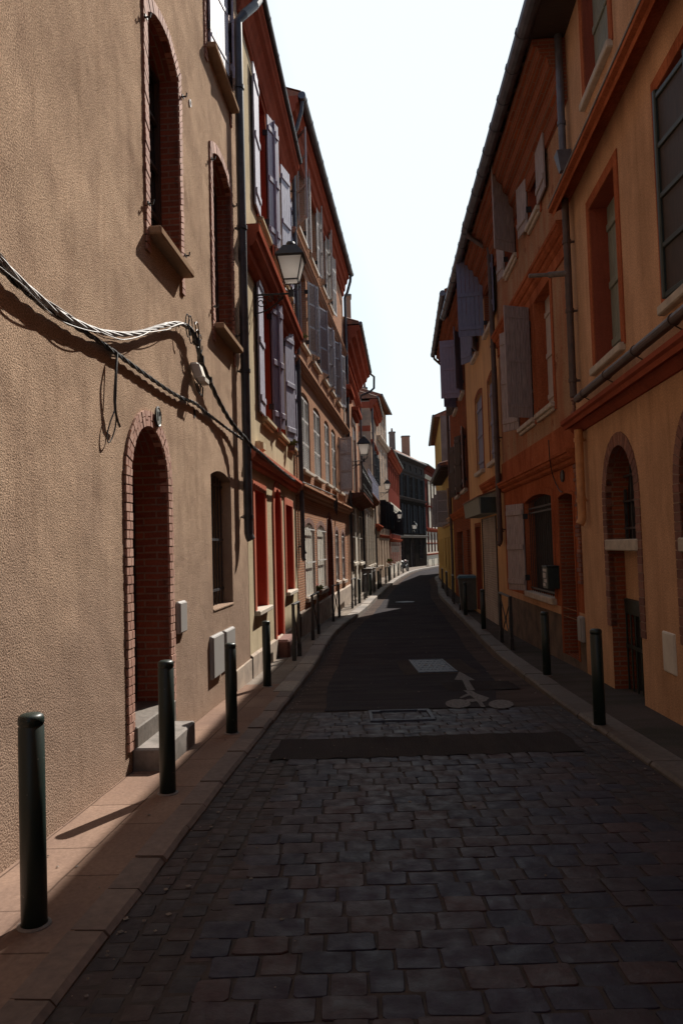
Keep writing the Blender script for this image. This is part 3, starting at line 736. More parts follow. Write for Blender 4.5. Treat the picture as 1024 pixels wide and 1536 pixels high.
# covers
def cover(name, label, corners, mat, pat):
    P = [gpx(x, y, rz) for x, y in corners]; x0 = min(P[0].x, P[3].x); x1 = max(P[1].x, P[2].x); y0, y1 = min(P[0].y, P[1].y), max(P[2].y, P[3].y)
    cx, cy = (x0+x1)/2, (y0+y1)/2; w, l = (x1-x0)*.97, (y1-y0); z = rz(cy)+.012; sl = (rz(y1)-rz(y0))/(y1-y0)
    e = empty(name, (cx, cy, z)); e.rotation_euler = (math.atan(sl), 0, 0); tag(e, label, 'manhole cover')
    f = MB(); t = .035
    f.box(-w/2, w/2, -l/2, -l/2+t, -.02, .008, .003); f.box(-w/2, w/2, l/2-t, l/2, -.02, .008, .003)
    f.box(-w/2, -w/2+t, -l/2+t, l/2-t, -.02, .008, .003); f.box(w/2-t, w/2, -l/2+t, l/2-t, -.02, .008, .003)
    f.build('frame', mat, e)
    if pat == 'iron':
        p = MB(); p.box(-w/2+t+.004, w/2-t-.004, -l/2+t+.004, l/2-t-.004, -.02, .002)
        nx, ny = 9, 7
        for i in range(nx):
            for j in range(ny):
                a = -w/2+.07+(w-.14)*i/(nx-1); b = -l/2+.07+(l-.14)*j/(ny-1)
                if (i+j) % 2: p.box(a-.02, a+.02, b-.006, b+.006, .002, .007)
                else: p.box(a-.006, a+.006, b-.02, b+.02, .002, .007)
        p.build('lid', mat, e)
        p = MB()
        for a, b in ((-.08, .1), (.12, .02), (-.02, -.12), (.16, -.14), (-.2, -.02)): p.lathe([(.03, .002), (.028, .009), (.02, .009)], a, b, 10)
        p.build('lug', M['silver'], e)
    else:
        for sx in (-1, 1):
            for sy in (-1, 1):
                p = MB(); p.box(sx*(w/2-t-.09), sx*(w/2-t), sy*(l/2-t-.06), sy*(l/2-t), -.02, .010, .004); p.build('corner_plate', mat, e)
    return e
cover('manhole_cover', 'square blue-grey cast iron cover with raised pattern set in a worn patch of asphalt', [(625.5, 1009), (674.7, 1009), (665.6, 990.8), (621, 990.8)], M['steelcover'], 'iron')
cover('manhole_cover', 'rectangular metal frame cover filled with cobbles at the edge of the asphalt', [(553.7, 1084), (648, 1081), (644.5, 1066), (553.7, 1068)], M['steelcover'], 'stone')
q = gpx(607, 903, rz)
m = MB(); m.lathe([(.36, .0), (.36, .012), (.33, .014), (.325, .006), (.3, .006), (.29, .012)], 0, 0, 28); m.xf(lambda p: p+Vector((q.x, q.y, q.z)))
tag(m.build('manhole_cover', M['steelcover'], origin=q), 'round iron cover in the asphalt far down the street', 'manhole cover')
m = MB()
for k in range(900):
    Y = random.uniform(1.5, 26); s_ = random.random() < .6
    X = (kl(Y)+abs(random.gauss(0, .09))+.01) if s_ else (kr(Y)-abs(random.gauss(0, .09))-.01)
    if random.random() < .35: X = random.uniform(kl(Y)-.7, kr(Y)-.05)
    z = (gz(Y) if X < kl(Y) else rz(Y))+.006; r = random.uniform(.003, .009); a = random.uniform(0, PI)
    c, s2 = math.cos(a)*r*random.uniform(1, 2.4), math.sin(a)*r
    m.poly([(X-c, Y-s2, z), (X+s2, Y-c, z), (X+c, Y+s2, z), (X-s2, Y+c, z), (X, Y, z+r*.8)], [(0, 1, 4), (1, 2, 4), (2, 3, 4), (3, 0, 4)])
m.build('grit', M['kerb'])['kind'] = 'stuff'
# ------------------------------------------------------------------ houses on the left
FA = Facade((-2.95, -14), (-1.338, 10.4), True)
FB = Facade((-1.335, 10.42), (-1.0, 16.0), True)
FC = Facade((-.985, 16.03), (.26, 27.0), True)
FD = Facade((.245, 27.03), (.917, 34.8), True)
FD2 = Facade((.93, 34.83), (1.94, 45.0), True)
FE = Facade((1.94, 45.03), (2.65, 52.0), True)
FE2 = Facade((2.66, 52.03), (3.87, 60.0), True)
FF = Facade((3.9, 60.03), (6.05, 76.0), True)
FH = Facade((5.75, 78.6), (10.5, 92.0), True)
FI = Facade((10.55, 92.1), (15.9, 112.0), True)
# A: beige roughcast house
A = House('roughcast_house', 'beige roughcast house with brick arched doorway nearest on the left side of the street', FA, 11.2, wallmat=M['roughcast'])
vj = (.115, M['jambbrick'], .022, 'jamb', .30)
vv = (.115, M['voussoir'], .022, 'vous', .30)
w1 = FA.op(221, 23, 340, 268, .19); w2 = FA.op(319, 236, 483, 347, .17)
ush = FA.px(307, 61)
def hooks(H, w, o):
    for sgn, u in ((-1, o.u0-.09), (1, o.u1+.09)):
        for z in (o.z0+.18, o.z1-.12):
            m = MB(); m.tube([(u, .0, z), (u, -.07, z), (u, -.075, z+.035)], .009, 6); m.box(u-.03, u+.03, -.04, -.028, z-.01, z+.012); H.part(m, 'hinge_pin', M['iron'], w)
for o in (w1, w2):
    w = A.window(o, rd=.24, rmat=M['brickA'], close='glass', sur=(.105, M['jambbrick'], .02, 'vous', .22, .062), sill=(M['sillA'], .06, .07, .13), fmat=M['darkwood'], muntin=(2, 4))
    hooks(A, w, o)
zs3 = FA.px(307, 61)[1]
o3 = Op(FA.uat(308, zs3+.6), FA.uat(343, zs3+.3), zs3, zs3+1.6, .12)
A.window(o3, rd=.24, rmat=M['brickA'], close='dark', sur=(.105, M['jambbrick'], .02, 'vous', .22, .062), sill=(M['sillA'], .06, .07, .13), leaves=(('near', 8, 'plank', M['lav']), ('far', 14, 'plank', M['lav'])))
for du in (-2.2, -4.6, -7.0):
    if du == -2.2: A.window(Op(w1.u0, w1.u1, zs3, zs3+1.6, .12), rd=.24, rmat=M['brickA'], close='glass', sur=(.105, M['jambbrick'], .02, 'vous', .22, .062), sill=(M['sillA'], .06, .07, .13))
dr = FA.op(197.5, 716, 1093, 253)
dr.rise = dr.w*.5
A.window(dr, rd=.31, rmat=M['brickA'], close='door', cmat=M['black'], name='door', sur=(.13, M['voussoir'], .02, 'jamb2', .16, .07))

w5 = FA.op(318, 712, 915, 348, .08)
A.window(w5, rd=.24, rmat=M['roughcast'], close='dark', sill=(M['roughcast'], .0, .03, .01), bars=dict(n=7, y=.12, h=(.12, .52, .96), mat=M['pipe']))
A.walls()
# plinth line at the far end of A
up = FA.uat(352, gz(9.5)+.2)
m = MB(); m.box(up, FA.len-.01, -.03, 0, gz(9.4)-.5, gz(9.4)+.26, .01); A.part(m, 'plinth', M['plinth'])
m = MB(); zth = dr.z0
m.box(dr.u0-.02, dr.u1+.05, -.04, .31, zth-.30, zth+.004, .01)
A.part(m, 'threshold', M['kerb'])
far = FA.uat(293, zth-.16, .25, 1105); m = MB(); m.box(dr.u0-.04, far, -.25, -.002, zth-.45, zth-.15, .015); A.part(m, 'doorstep', M['greystone'])
# B : cream house with red trim
B = House('cream_house', 'narrow cream house with red cornices, red doorway and lavender shutters', FB, FB.px(372, 75)[1], wallmat=M['cream'])
zB = FB.px(429.7, 283.6)[1]; B.ztop = zB+.4
sB = (M['cream'], .05, .07, .10, 1)
redS = (.12, M['redpaint'], .015, 'band', .0)
zb_l = FB.px(392, 624)[1]; zt_l = FB.px(392, 425)[1]
ob1 = Op(FB.uat(391.5, zb_l+.8), FB.uat(405, zb_l+.8), zb_l, zt_l)
ob2 = Op(FB.uat(414, zb_l+.8), FB.uat(425.5, zb_l+.8), zb_l, zt_l)
ob3 = Op(FB.uat(431, zb_l+.8), FB.uat(437.5, zb_l+.8), zb_l, zt_l)
zb_u = FB.px(383, 318)[1]; zt_u = zB-.12
def BL(k, nr, fr):
    q = lambda a: M['lav'] if a > 165 else M['plum_shaded_lav']  # same paint: flat leaves take the sunlit tone, angled ones the shaded
    l = [('near', nr, 'plank', q(nr), .50), ('far', fr, 'plank', q(fr), .48)]
    return l[1:] if k == 2 else l
for k, (o, nr, fr) in enumerate(((ob1, 179, 164), (ob2, 168, 166), (ob3, 150, 179))):
    B.window(o, rd=.2, rmat=M['brightred'], close='glass', sur=redS, sill=sB, leaves=BL(k, nr, fr))
    o2 = Op(o.u0, o.u1, zb_u, zt_u)
    B.window(o2, rd=.2, rmat=M['brightred'], close='glass', sur=redS, sill=sB, leaves=BL(k, nr, fr))
redS2 = (.13, M['pinkred'], .02, 'band', .0)
g1 = FB.op(382.5, 735, 917, 398); g1 = Op(g1.u0, g1.u1, g1.z0, g1.z1)
B.window(g1, rd=.3, rmat=M['brightred'], close='planks', cmat=M['brightred'], sur=redS2, sill=(M['stone'], .14, .07, .09))
gd = FB.op(412, 765, 961, 421.5); gd.rise = gd.w*.5
B.window(gd, rd=.3, rmat=M['brightred'], close='door', cmat=M['brightred'], name='door', sur=(.14, M['pinkred'], .03, 'band', .0))
g2 = FB.op(428.5, 757, 889, 438.5)
B.window(g2, rd=.3, rmat=M['brightred'], close='planks', cmat=M['brightred'], sur=redS2, sill=(M['stone'], .12, .07, .09))
B.walls()
z = FB.px(378, 372)[1]; B.ledge(z, .26, z-FB.px(378, 418)[1], M['redpaint'])
z = FB.px(383, 682)[1]; B.ledge(z, .16, z-FB.px(383, 702)[1]+.03, M['pinkred'])
cv = [(a if a < 0 else a*.55, b) for a, b in [(-.02, zB+.62), (.5, zB+.62), (.5, zB+.52), (.44, zB+.48), (.40, zB+.42), (.28, zB+.36), (.17, zB+.24), (.12, zB+.1), (.08, zB+.06), (.08, zB), (-.02, zB-.02)]]
B.profile('eave_cornice', cv, M['redpaint'])
B.gutter(zB+.68, .30, .05, M['pipe'])
B.roof(zB+.76, over=.28)
m = MB(); zg_ = gz(13)
m.poly([(.01, -.035, gz(10.4)-.4), (FB.len-.01, -.035, gz(16)-.4), (FB.len-.01, -.035, gz(16)+.30), (.01, -.035, gz(10.4)+.30), (.01, 0, gz(10.4)+.33), (FB.len-.01, 0, gz(16)+.33)], [(0, 1, 2, 3), (3, 2, 5, 4)])
B.part(m, 'plinth', M['plinth'])
m = MB(); uu = (gd.u0+gd.u1)/2; zz = gz(FB.world(uu, 0, 0).y)
m.box(gd.u0-.05, gd.u1+.10, -.24, .02, zz-.2, gd.z0-.005, .04); B.part(m, 'doorstep', M['redpaint'] if 0 else M['oldbrick'])
# downpipes at the A/B corner and B/C corner
up = FB.uat(372.5, 2.0, .1)
zt = FB.px(364, 60, .1)[1]
B.pipe(up, zt, FB.px(372, 800, .1)[1], .10, .062, M['pipe'], head=[(up+.42, -.34, zt+.62), (up+.30, -.30, zt+.45), (up+.06, -.18, zt+.14)])
upC = FC.len*0+.05
# C : brick house
C_ = House('brick_house', 'pink brick house with pale louvred shutters and brick string courses', FC, 0, wallmat=M['brickC'])
zC = FC.px(505, 432)[1]+.62; C_.ztop = zC+.2
cols = [(452, 465), (471, 481.5), (487.5, 494.5), (498, 504), (507.5, 512.5)]
Sg = (M['stone'], .06, .08, .09)
zb1 = FC.px(451, 702)[1]; zt1 = FC.px(451, 590)[1]
zb2 = FC.px(450, 512)[1]; zt2 = FC.px(450, 404)[1]
zb3 = FC.px(450, 352)[1]; zt3 = FC.px(446, 222)[1]
for k, (a, b) in enumerate(cols):
    o = Op(FC.uat(a, zb1+.8), FC.uat(b, zb1+.8), zb1, zt1, .10)
    if k < 4: C_.window(o, rd=.16, close='louvre', cmat=M['louvre'], sill=Sg)
    else: C_.window(o, rd=.2, close='glass', sill=Sg, leaves=(('near', 120, 'louvre', M['louvre2'], .5), ('far', 168, 'louvre', M['louvre2'], .5)))
    c0, w = (o.u0+o.u1)/2, o.w*.9
    o = Op(c0-w/2, c0+w/2, zb2, zt2, .08)
    C_.window(o, rd=.2, close='glass', sill=Sg, leaves=(('near', (170, 163, 160, 165, 160)[k], 'louvre', M['louvre2'], .52), ('far', (158, 162, 165, 160, 168)[k], 'louvre', (M['louvre'], M['louvre2'], M['louvre2'], M['louvre2'], M['louvre2'])[k], .52)))
    o = Op(c0-w/2, c0+w/2, zb3, zt3)
    if k < 4: C_.window(o, rd=.2, close='glass', sill=Sg, leaves=(('near', (146, 172, 168, 160)[k], 'louvre', (M['louvre2'], M['louvre'], M['louvre'], M['louvre'])[k], .52), ('far', 174, 'louvre', M['louvre'], .52)))
oldS = (.12, M['oldbrick'], .006, 'vous', 0, .065)
for (a, yt, yb, b, pan) in ((458, 792, 898, 471.5, 1), (476.6, 795, 887, 488, 1), (503.5, 801, 873, 508, 0), (513, 804, 871, 517, 0)):
    o = FC.op(a, yt, yb, b, .14)
    if pan: w = C_.window(o, rd=.04, close='panel', cmat=M['creampanel'], bars=dict(n=5, y=-.03, h=(.02, .5, .985), mat=M['white'], r=.008), sill=(M['plinth'], .08, .1, .08), sur=oldS)
    else: w = C_.window(o, rd=.10, rmat=M['brickR'], close='planks', cmat=M['louvre'], bars=dict(n=4, y=.02, h=(.02, .5, .985), mat=M['white'], r=.008), sill=(M['plinth'], .08, .1, .08), sur=oldS)
o = FC.op(491.5, 806, 915, 500); o.rise = o.w*.5
C_.window(o, rd=.28, rmat=M['brickR'], close='door', cmat=M['redwood'], name='door', sur=oldS)
C_.walls()
m = MB(); m.poly([(.01, -.05, gz(16)-.4), (FC.len-.01, -.05, gz(27)-.4), (FC.len-.01, -.05, gz(27)+.62), (.01, -.05, gz(16)+.5), (.01, 0, gz(16)+.54), (FC.len-.01, 0, gz(27)+.66)], [(0, 1, 2, 3), (3, 2, 5, 4)])
C_.part(m, 'plinth', M['plinth'])
for x, y, th, out in ((449.6, 728, 16, .2), (445, 541, 14, .15), (462.5, 407, 11, .14)):
    z = FC.px(x, y)[1]; C_.ledge(z, out, z-FC.px(x, y+th)[1], M['brickC'])
C_.profile('eave_cornice', [(-.02, zC+.5), (.27, zC+.5), (.27, zC+.36), (.21, zC+.3), (.19, zC+.16), (.13, zC+.12), (.11, zC-.1), (.06, zC-.14), (.06, zC-.3), (-.02, zC-.32)], M['redpaint'])
C_.gutter(zC+.5, .36, .085, M['zinc'])
C_.roof(zC+.6, over=.34)
zc_ = zC+.3
C_.pipe(.12, zC-.4, gz(16)+1.75, .1, .045, M['pipe'], head=[(.12, -.34, zC+.42), (.12, -.32, zC+.2), (.12, -.2, zC-.2)])
C_.pipe(.42, zC-.9, gz(16)+1.9, .08, .03, M['copperpipe'])
C_.pipe(FC.len-.12, zC-.4, gz(27)+1.2, .1, .05, M['pipe'], head=[(FC.len-.12, -.34, zC+.42), (FC.len-.12, -.32, zC+.2), (FC.len-.12, -.2, zC-.2)])
# D : white stone and red house with balcony
D = House('balcony_house', 'red and white house with an iron balcony and dark barred ground floor windows', FD, 0, wallmat=M['brickC'])
zD = FD.px(510, 503)[1]; D.ztop = zD+.2
white = (.16, M['stone'], .03, 'band', 0)
zd1 = FD.px(517, 722)[1]; zd1t = FD.px(517, 607)[1]
for a, b in ((517, 522), (529.5, 534)):
    o = Op(FD.uat(a, zd1+1.5), FD.uat(b, zd1+1.5), zd1, zd1t)
    w = D.window(o, rd=.18, close='planks', cmat=M['blue'], sur=white)
    m = MB(); m.box(o.u0-.25, o.u1+.25, -.3, 0, zd1t+.42, zd1t+.6, .02); m.box(o.u0-.2, o.u1+.2, -.18, 0, zd1t+.26, zd1t+.42, .02); D.part(m, 'hood', M['redpaint'], w)
    m = MB(); m.box(o.u0+.03, o.u1-.03, .06, .12, zd1t-.55, zd1t-.01, .01)
    for k in range(5): m.tube([(o.u0+o.w*(k+.5)/5, .05, zd1t-.55), (o.u0+o.w*(k+.5)/5, .05, zd1t-.15)], .03, 6)
    D.part(m, 'valance', M['white'], w)
    o = Op(o.u0, o.u1, FD.px(515, 560)[1]+.4, zD-.15)
    D.window(o, rd=.15, close='louvre', cmat=M['darkwood'])
for a, yt, yb, b in ((526, 752, 845, 532), (536, 757, 845, 542)):
    o = FD.op(a, yt, yb, b)
    D.window(o, rd=.2, close='planks', cmat=M['blackwood'], sur=(.1, M['stone'], .03, 'band', 0), sill=(M['stone'], .1, .12, .14), bars=dict(n=4, y=-.05, h=(.02, .42, .8), mat=M['greybox'], r=.008))
gfz = FD.px(520, 745)[1]
D.walls([(gfz, M['stone']), (D.ztop, M['brickC'])])
for q in (0.02, .33, .66, .96):
    m = MB(); m.box(FD.len*q, FD.len*q+.28, -.07, 0, -1, gfz-.25, .01); D.part(m, 'pilaster', M['stone'])
z = FD.px(514, 545)[1]; D.ledge(z, .2, .28, M['redpaint'])
D.profile('eave_cornice', [(-.02, zD+.75), (.62, zD+.75), (.62, zD+.6), (.5, zD+.52), (.46, zD+.36), (.3, zD+.26), (.26, zD+.1), (.12, zD+.02), (.1, zD-.12), (-.02, zD-.14)], M['redpaint'])
D.gutter(zD+.82, .66, .07, M['zinc'])
D.roof(zD+.9, over=.6)
uq = FD.len-.1
D.pipe(uq, zD-.5, gz(34)+1.1, .12, .055, M['pipe'], head=[(uq, -.62, zD+.75), (uq+.12, -.82, zD+.6), (uq+.12, -.8, zD+.05), (uq, -.6, zD-.15), (uq, -.2, zD-.3)])
zbal = FD.px(520, 738)[1]
m = MB(); m.extr([(-.02, zbal), (.6, zbal), (.6, zbal-.07), (.5, zbal-.1), (.42, zbal-.17), (.2, zbal-.22), (.12, zbal-.32), (-.02, zbal-.34)], 0, FD.len)
bal = D.part(m, 'balcony', M['darkcornice'])
m = MB(); hh = 1.0
m.box(0.0, FD.len, -.59, -.555, zbal+hh, zbal+hh+.035); m.box(0, FD.len, -.585, -.56, zbal+.1, zbal+.125); m.box(0.0, .03, -.59, 0, zbal+hh, zbal+hh+.035)
k = 0
while k*.11 < FD.len: m.tube([(k*.11, -.572, zbal), (k*.11, -.572, zbal+hh)], .008, 5); k += 1
for j in range(int(FD.len/.44)):
    cx = j*.44+.22
    m.tube([(cx+.11*math.cos(t*PI/6), -.575, zbal+.55+.26*math.sin(t*PI/6)) for t in range(13)], .011, 5)
    m.tube([(cx+.05*math.cos(t*PI/5), -.575, zbal+.82+.06*math.sin(t*PI/5)) for t in range(11)], .009, 5)
for k in range(5): m.tube([(0.01, -.1*k-.08, zbal), (0.01, -.1*k-.08, zbal+hh)], .008, 5)
D.part(m, 'railing', M['iron'], bal)
# D2: one storey front with roof terrace
D2 = House('terrace_house', 'single storey stone front with pilasters and a blue-grey railing round its roof terrace', FD2, 0, wallmat=M['stone'], depth=6)
zT = FD2.px(545, 739)[1]; D2.ztop = zT
u_ = lambda x: FD2.uat(x, 1.5)
for a, b, t, nm in ((.12, .24, 'door', 'door'), (.36, .44, 'louvre', 'window'), (.52, .60, 'glass', 'window'), (.68, .76, 'louvre', 'window'), (.86, .94, 'glass', 'window')):
    L = FD2.len; zl = gz(38)+(.2 if nm == 'door' else 1.1)
    D2.window(Op(L*a, L*b, zl, zT-.9), rd=.25, close=t, cmat=M['blackwood'], name=nm, sur=(.1, M['stone'], .05, 'band', 0), **({} if nm == 'door' else dict(sill=(M['stone'], .12, .14, .14))))
D2.walls()
for q in (0, .28, .46, .62, .8, .97):
    m = MB(); m.box(FD2.len*q, FD2.len*q+.24, -.08, 0, -1.2, zT-.5, .01); D2.part(m, 'pilaster', M['stone'])
D2.ledge(zT, .45, .4, M['darkcornice'])
m = MB(); hh = 1.0; L = FD2.len
m.box(0, L, -.40, -.36, zT+hh-.04, zT+hh); m.box(0, L, -.395, -.365, zT+.06, zT+.1)
k = 0
while k*.075 < L: m.box(k*.075, k*.075+.03, -.385, -.375, zT, zT+hh-.02); k += 1
D2.part(m, 'railing', M['blue'])
# E, E2, F, H, I : far houses
E = House('gabled_house', 'beige rendered house end rising above the roof terrace with a red painted band', FE, FE.px(558, 612)[1], wallmat=M['stonefar'])
zE = E.ztop; L = FE.len
ogs = [.15, .45, .75]
for q in ogs:
    E.window(Op(L*q, L*q+.75, zE-2.0, zE-.6), rd=.15, close='louvre', cmat=M['louvre'])
    E.window(Op(L*q, L*q+.75, zE-4.8, zE-2.9), rd=.15, close='glass', sur=(.12, M['redpaint'], .03, 'band', 0), leaves=(('far', 160, 'plank', M['blackwood'], .4),))
    E.window(Op(L*q, L*q+.8, gz(48)+.9, gz(48)+2.9), rd=.2, close='planks', cmat=M['blackwood'], sill=Sg)
E.walls()
m = MB(); m.box(-.02, 0, .0, 6, zE-1.9, zE-1.55); E.part(m, 'band', M['redpaint'])
m = MB(); m.box(-.03, 0, .0, 6, zE-.45, zE-.05, .01); E.part(m, 'band', M['redpaint'])
E.ledge(zE+.1, .45, .6, M['redpaint'])
E.ledge(zE-2.4, .14, .2, M['redpaint']); E.ledge(gz(48)+3.6, .3, .35, M['redpaint'])
E.gutter(zE+.2, .5, .07, M['zinc']); E.roof(zE+.25, over=.45)
E.pipe(.15, zE-.3, gz(46)+1, .12, .06, M['pipe'])
E2 = House('shuttered_house', 'taller pale house with cream shutters above and black shutters below, past the roof terrace', FE2, FE2.px(569, 606)[1], wallmat=M['stonefar'])
zE = E2.ztop; L = FE2.len
for q in (.08, .36, .64, .88):
    wd = .72
    E2.window(Op(L*q, L*q+wd, zE-2.4, zE-.9), rd=.15, close='louvre', cmat=M['louvre'])
    E2.window(Op(L*q, L*q+wd, zE-5.6, zE-3.4), rd=.15, close='louvre', cmat=M['louvre'])
    E2.window(Op(L*q, L*q+wd, gz(56)+3.6, gz(56)+5.6), rd=.15, close='glass', leaves=(('near', 110, 'plank', M['blackwood'], .42), ('far', 120, 'plank', M['blackwood'], .42)))
    E2.window(Op(L*q, L*q+wd, gz(56)+(.2 if q == .36 else .9), gz(56)+2.7), rd=.2, close='planks', cmat=M['redwood'], sill=Sg)
E2.walls()
E2.ledge(zE-2.8, .3, .3, M['stone']); E2.ledge(gz(56)+3.1, .12, .2, M['redpaint'])
E2.gutter(zE+.1, .45, .08, M['zinc']); E2.roof(zE+.15, over=.4)
Fh = House('red_brick_house', 'low red brick house with pale bands where the street bends', FF, FF.px(583, 682)[1], wallmat=M['redI'])
zE = Fh.ztop; L = FF.len
for q in (.05, .22, .39, .56, .73, .88):
    Fh.window(Op(L*q, L*q+.9, zE-2.7, zE-.7), rd=.15, close='glass', fmat=M['redwood'], sur=(.1, M['redpaint'], .03, 'band', 0))
    Fh.window(Op(L*q, L*q+.9, gz(68)+3.4, gz(68)+5.2), rd=.15, close='glass', fmat=M['redwood'], leaves=(('near', 120, 'plank', M['blackwood'], .45), ('far', 150, 'plank', M['louvre'], .45)))
    Fh.window(Op(L*q, L*q+.9, gz(68)+(.1 if q in (.22, .73) else .9), gz(68)+2.6), rd=.2, close='planks', cmat=M['redwood'], sill=Sg, sur=(.1, M['stone'], .03, 'band', 0))
Fh.walls([(gz(68)+.8, M['stone']), (zE, M['redI'])])
Fh.ledge(zE+.2, .4, .6, M['redpaint']); Fh.ledge(gz(68)+6.0, .14, .7, M['creamI'], name='band'); Fh.ledge(gz(68)+3.0, .2, .25, M['redpaint'])
Fh.gutter(zE+.25, .45, .07, M['zinc']); Fh.roof(zE+.3, over=.4)
H = House('dark_slate_house', 'tall very dark house with black shutters and arched ground floor facing down the street', FH, FH.px(594, 684)[1], wallmat=M['slateH'])
zE = H.ztop; L = FH.len; zg_ = gz(85)
for i in range(5):
    u = L*(.07+i*.19); wd = L*.10
    H.window(Op(u+.2, u+wd-.2, zE-1.1, zE-.5), rd=.12, close='dark')
    H.window(Op(u, u+wd, zE-4.6, zE-1.8), rd=.15, close='glass', sur=(.12, M['slateH'], .05, 'band', 0), leaves=(('near', 165, 'plank', M['blackwood'], .5), ('far', 165, 'plank', M['blackwood'], .5)))
    H.window(Op(u, u+wd, zg_+3.9, zg_+7.2), rd=.15, close='planks', cmat=M['blackwood'], sur=(.12, M['darkstoneH'], .05, 'band', 0), leaves=(('near', 165, 'plank', M['blackwood'], .5), ('far', 165, 'plank', M['blackwood'], .5)))
for i, q in enumerate((.12, .43, .74)):
    wd = L*.13; o = Op(L*q, L*q+wd, zg_+(.1 if i == 1 else .9), zg_+2.5, wd*.5)
    H.window(o, rd=.3, close='door' if i == 1 else 'glass', cmat=M['darkwood'], name='door' if i == 1 else 'window', sur=(.22, M['darkstoneH'], .05, 'band', 0))
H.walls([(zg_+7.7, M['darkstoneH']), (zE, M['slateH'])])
H.ledge(zE+.15, .35, .3, M['slateH']); H.ledge(zE-1.35, .12, .2, M['slateH']); H.ledge(zg_+8.0, .25, .35, M['slateH']); H.ledge(zg_+3.7, .3, .3, M['greystone'])
H.gutter(zE+.2, .4, .07, M['zinc']); H.roof(zE+.28, over=.4, rise=2)
I_ = House('pilastered_house', 'sunlit red house with cream pilasters and narrow arched windows at the street end', FI, FI.px(640, 702)[1], wallmat=M['redI'])
zE = I_.ztop; L = FI.len; zg_ = gz(100)
for i in range(7):
    u = L*(.05+i*.14); wd = L*.055
    I_.window(Op(u, u+wd, zE-4.6, zE-2.0), rd=.15, close='glass', fmat=M['redwood'])
    I_.window(Op(u, u+wd, zg_+4.9, zg_+7.9), rd=.15, close='glass', fmat=M['redwood'])
    I_.window(Op(u, u+wd, zg_+1.7, zg_+3.6, wd*.55), rd=.15, close='glass', fmat=M['redwood'], sur=(.14, M['redI'], .02, 'band', 0))
    m = MB(); m.box(u+wd+.2, u+L*.14-.2, -.12, 0, zE-4.9, zE-1.7, .02); I_.part(m, 'pilaster', M['creamI'])
    m = MB(); m.box(u+wd+.2, u+L*.14-.2, -.12, 0, zg_+4.8, zg_+8.1, .02); I_.part(m, 'pilaster', M['creamI'])
I_.walls([(zg_+4.3, M['creamI']), (zE, M['redI'])])
I_.ledge(zE+.1, .5, .5, M['redI']); I_.ledge(zE-1.0, .16, .5, M['creamI'], name='band'); I_.ledge(zE-4.9, .25, .3, M['redI']); I_.ledge(zg_+4.7, .3, .35, M['redpaint']); I_.ledge(zg_+1.5, .15, .2, M['redpaint']); I_.ledge(zg_+2.9, .06, .12, M['redpaint'])
I_.gutter(zE+.15, .55, .07, M['zinc']); I_.roof(zE+.22, over=.5, rise=1.5, mat=M['slateH'])
# ------------------------------------------------------------------ houses on the right
G1 = Facade((1.446, -14), (3.275, 10.06), False)
G2 = Facade((3.28, 10.08), (3.53, 15.9), False)
G3 = Facade((3.54, 15.92), (3.89, 22.2), False)
G4 = Facade((3.9, 22.22), (4.51, 29.7), False)
G5 = Facade((4.6, 29.95), (5.3, 38.4), False)
G6 = Facade((5.36, 38.6), (6.5, 50.0), False)
G7 = Facade((6.75, 50.3), (9.85, 66.0), False)
def op4(F, tn, bn, xfar, rise=0):
    zt = F.px(*tn)[1]; zb = F.px(*bn)[1]; mx, my = (tn[0]+bn[0])/2, (tn[1]+bn[1])/2
    ua = F.px(mx, my)[0]; ub = F.uat(xfar, (zt+zb)/2, 0, my); return Op(min(ua, ub), max(ua, ub), zb, zt, rise)
R1 = House('ochre_house', 'ochre house with brick arched ground floor and red framed windows nearest on the right side', G1, 11.6, wallmat=M['ochre'])
bandR = (.13, M['orange'], .015, 'band', .02)
sR = (M['stone'], .10, .09, .07)
o = op4(G1, (922, 246), (931, 518), 889)
R1.window(o, rd=.24, rmat=M['redpaint'], close='planks', cmat=M['greygreen'], sur=bandR, sill=sR)
zsa = G1.px(911, 74)[1]; o2 = Op(G1.uat(876, zsa+.5), G1.uat(911, zsa+.5), zsa, zsa+1.7)
R1.window(o2, rd=.16, rmat=M['redpaint'], close='planks', cmat=M['greygreen'], sur=bandR, sill=sR)
uu = G1.uat(993, o.z0+1.0); o3 = Op(uu, uu+1.0, o.z0, o.z1, 0)
R1.window(o3, rd=.24, rmat=M['redpaint'], close='glass', sur=bandR, sill=sR, fmat=M['darkgreen'])
# dark green glazed leaf standing ajar in the right-hand window
m = MB(); h = o3.z1-o3.z0-.06; w = .66
m.box(0, .055, -.03, .03, 0, h, .01); m.box(w-.05, w, -.03, .03, 0, h, .008)
for q in (0, .235, .47, .71, .95): m.box(.055, w-.05, -.022, .022, h*q, h*q+.05, .006)
ang = math.radians(22); n0 = o3.u0+.02
pre = [v.copy() for v in m.v]
m.xf(lambda p: (n0+p.x*math.cos(ang)*1.0, -.035+p.x*math.sin(ang)*.25+p.y, o3.z0+.03+p.z))
R1.part(m, 'casement', M['darkgreen'], premap=pre)
m = MB(); m.quadface([(n0+.05, -.03, o3.z0+.06), (n0+w-.09, .015, o3.z0+.06), (n0+w-.09, .015, o3.z1-.06), (n0+.05, -.03, o3.z1-.06)]); R1.part(m, 'casement_panel', M['darkwood'])
for du in (2.4, 4.8, 7.2, 9.6):
    if du < 3: R1.window(Op(o3.u0+du, o3.u1+du, o.z0, o.z1), rd=.2, rmat=M['redpaint'], close='glass', sur=bandR, sill=sR)
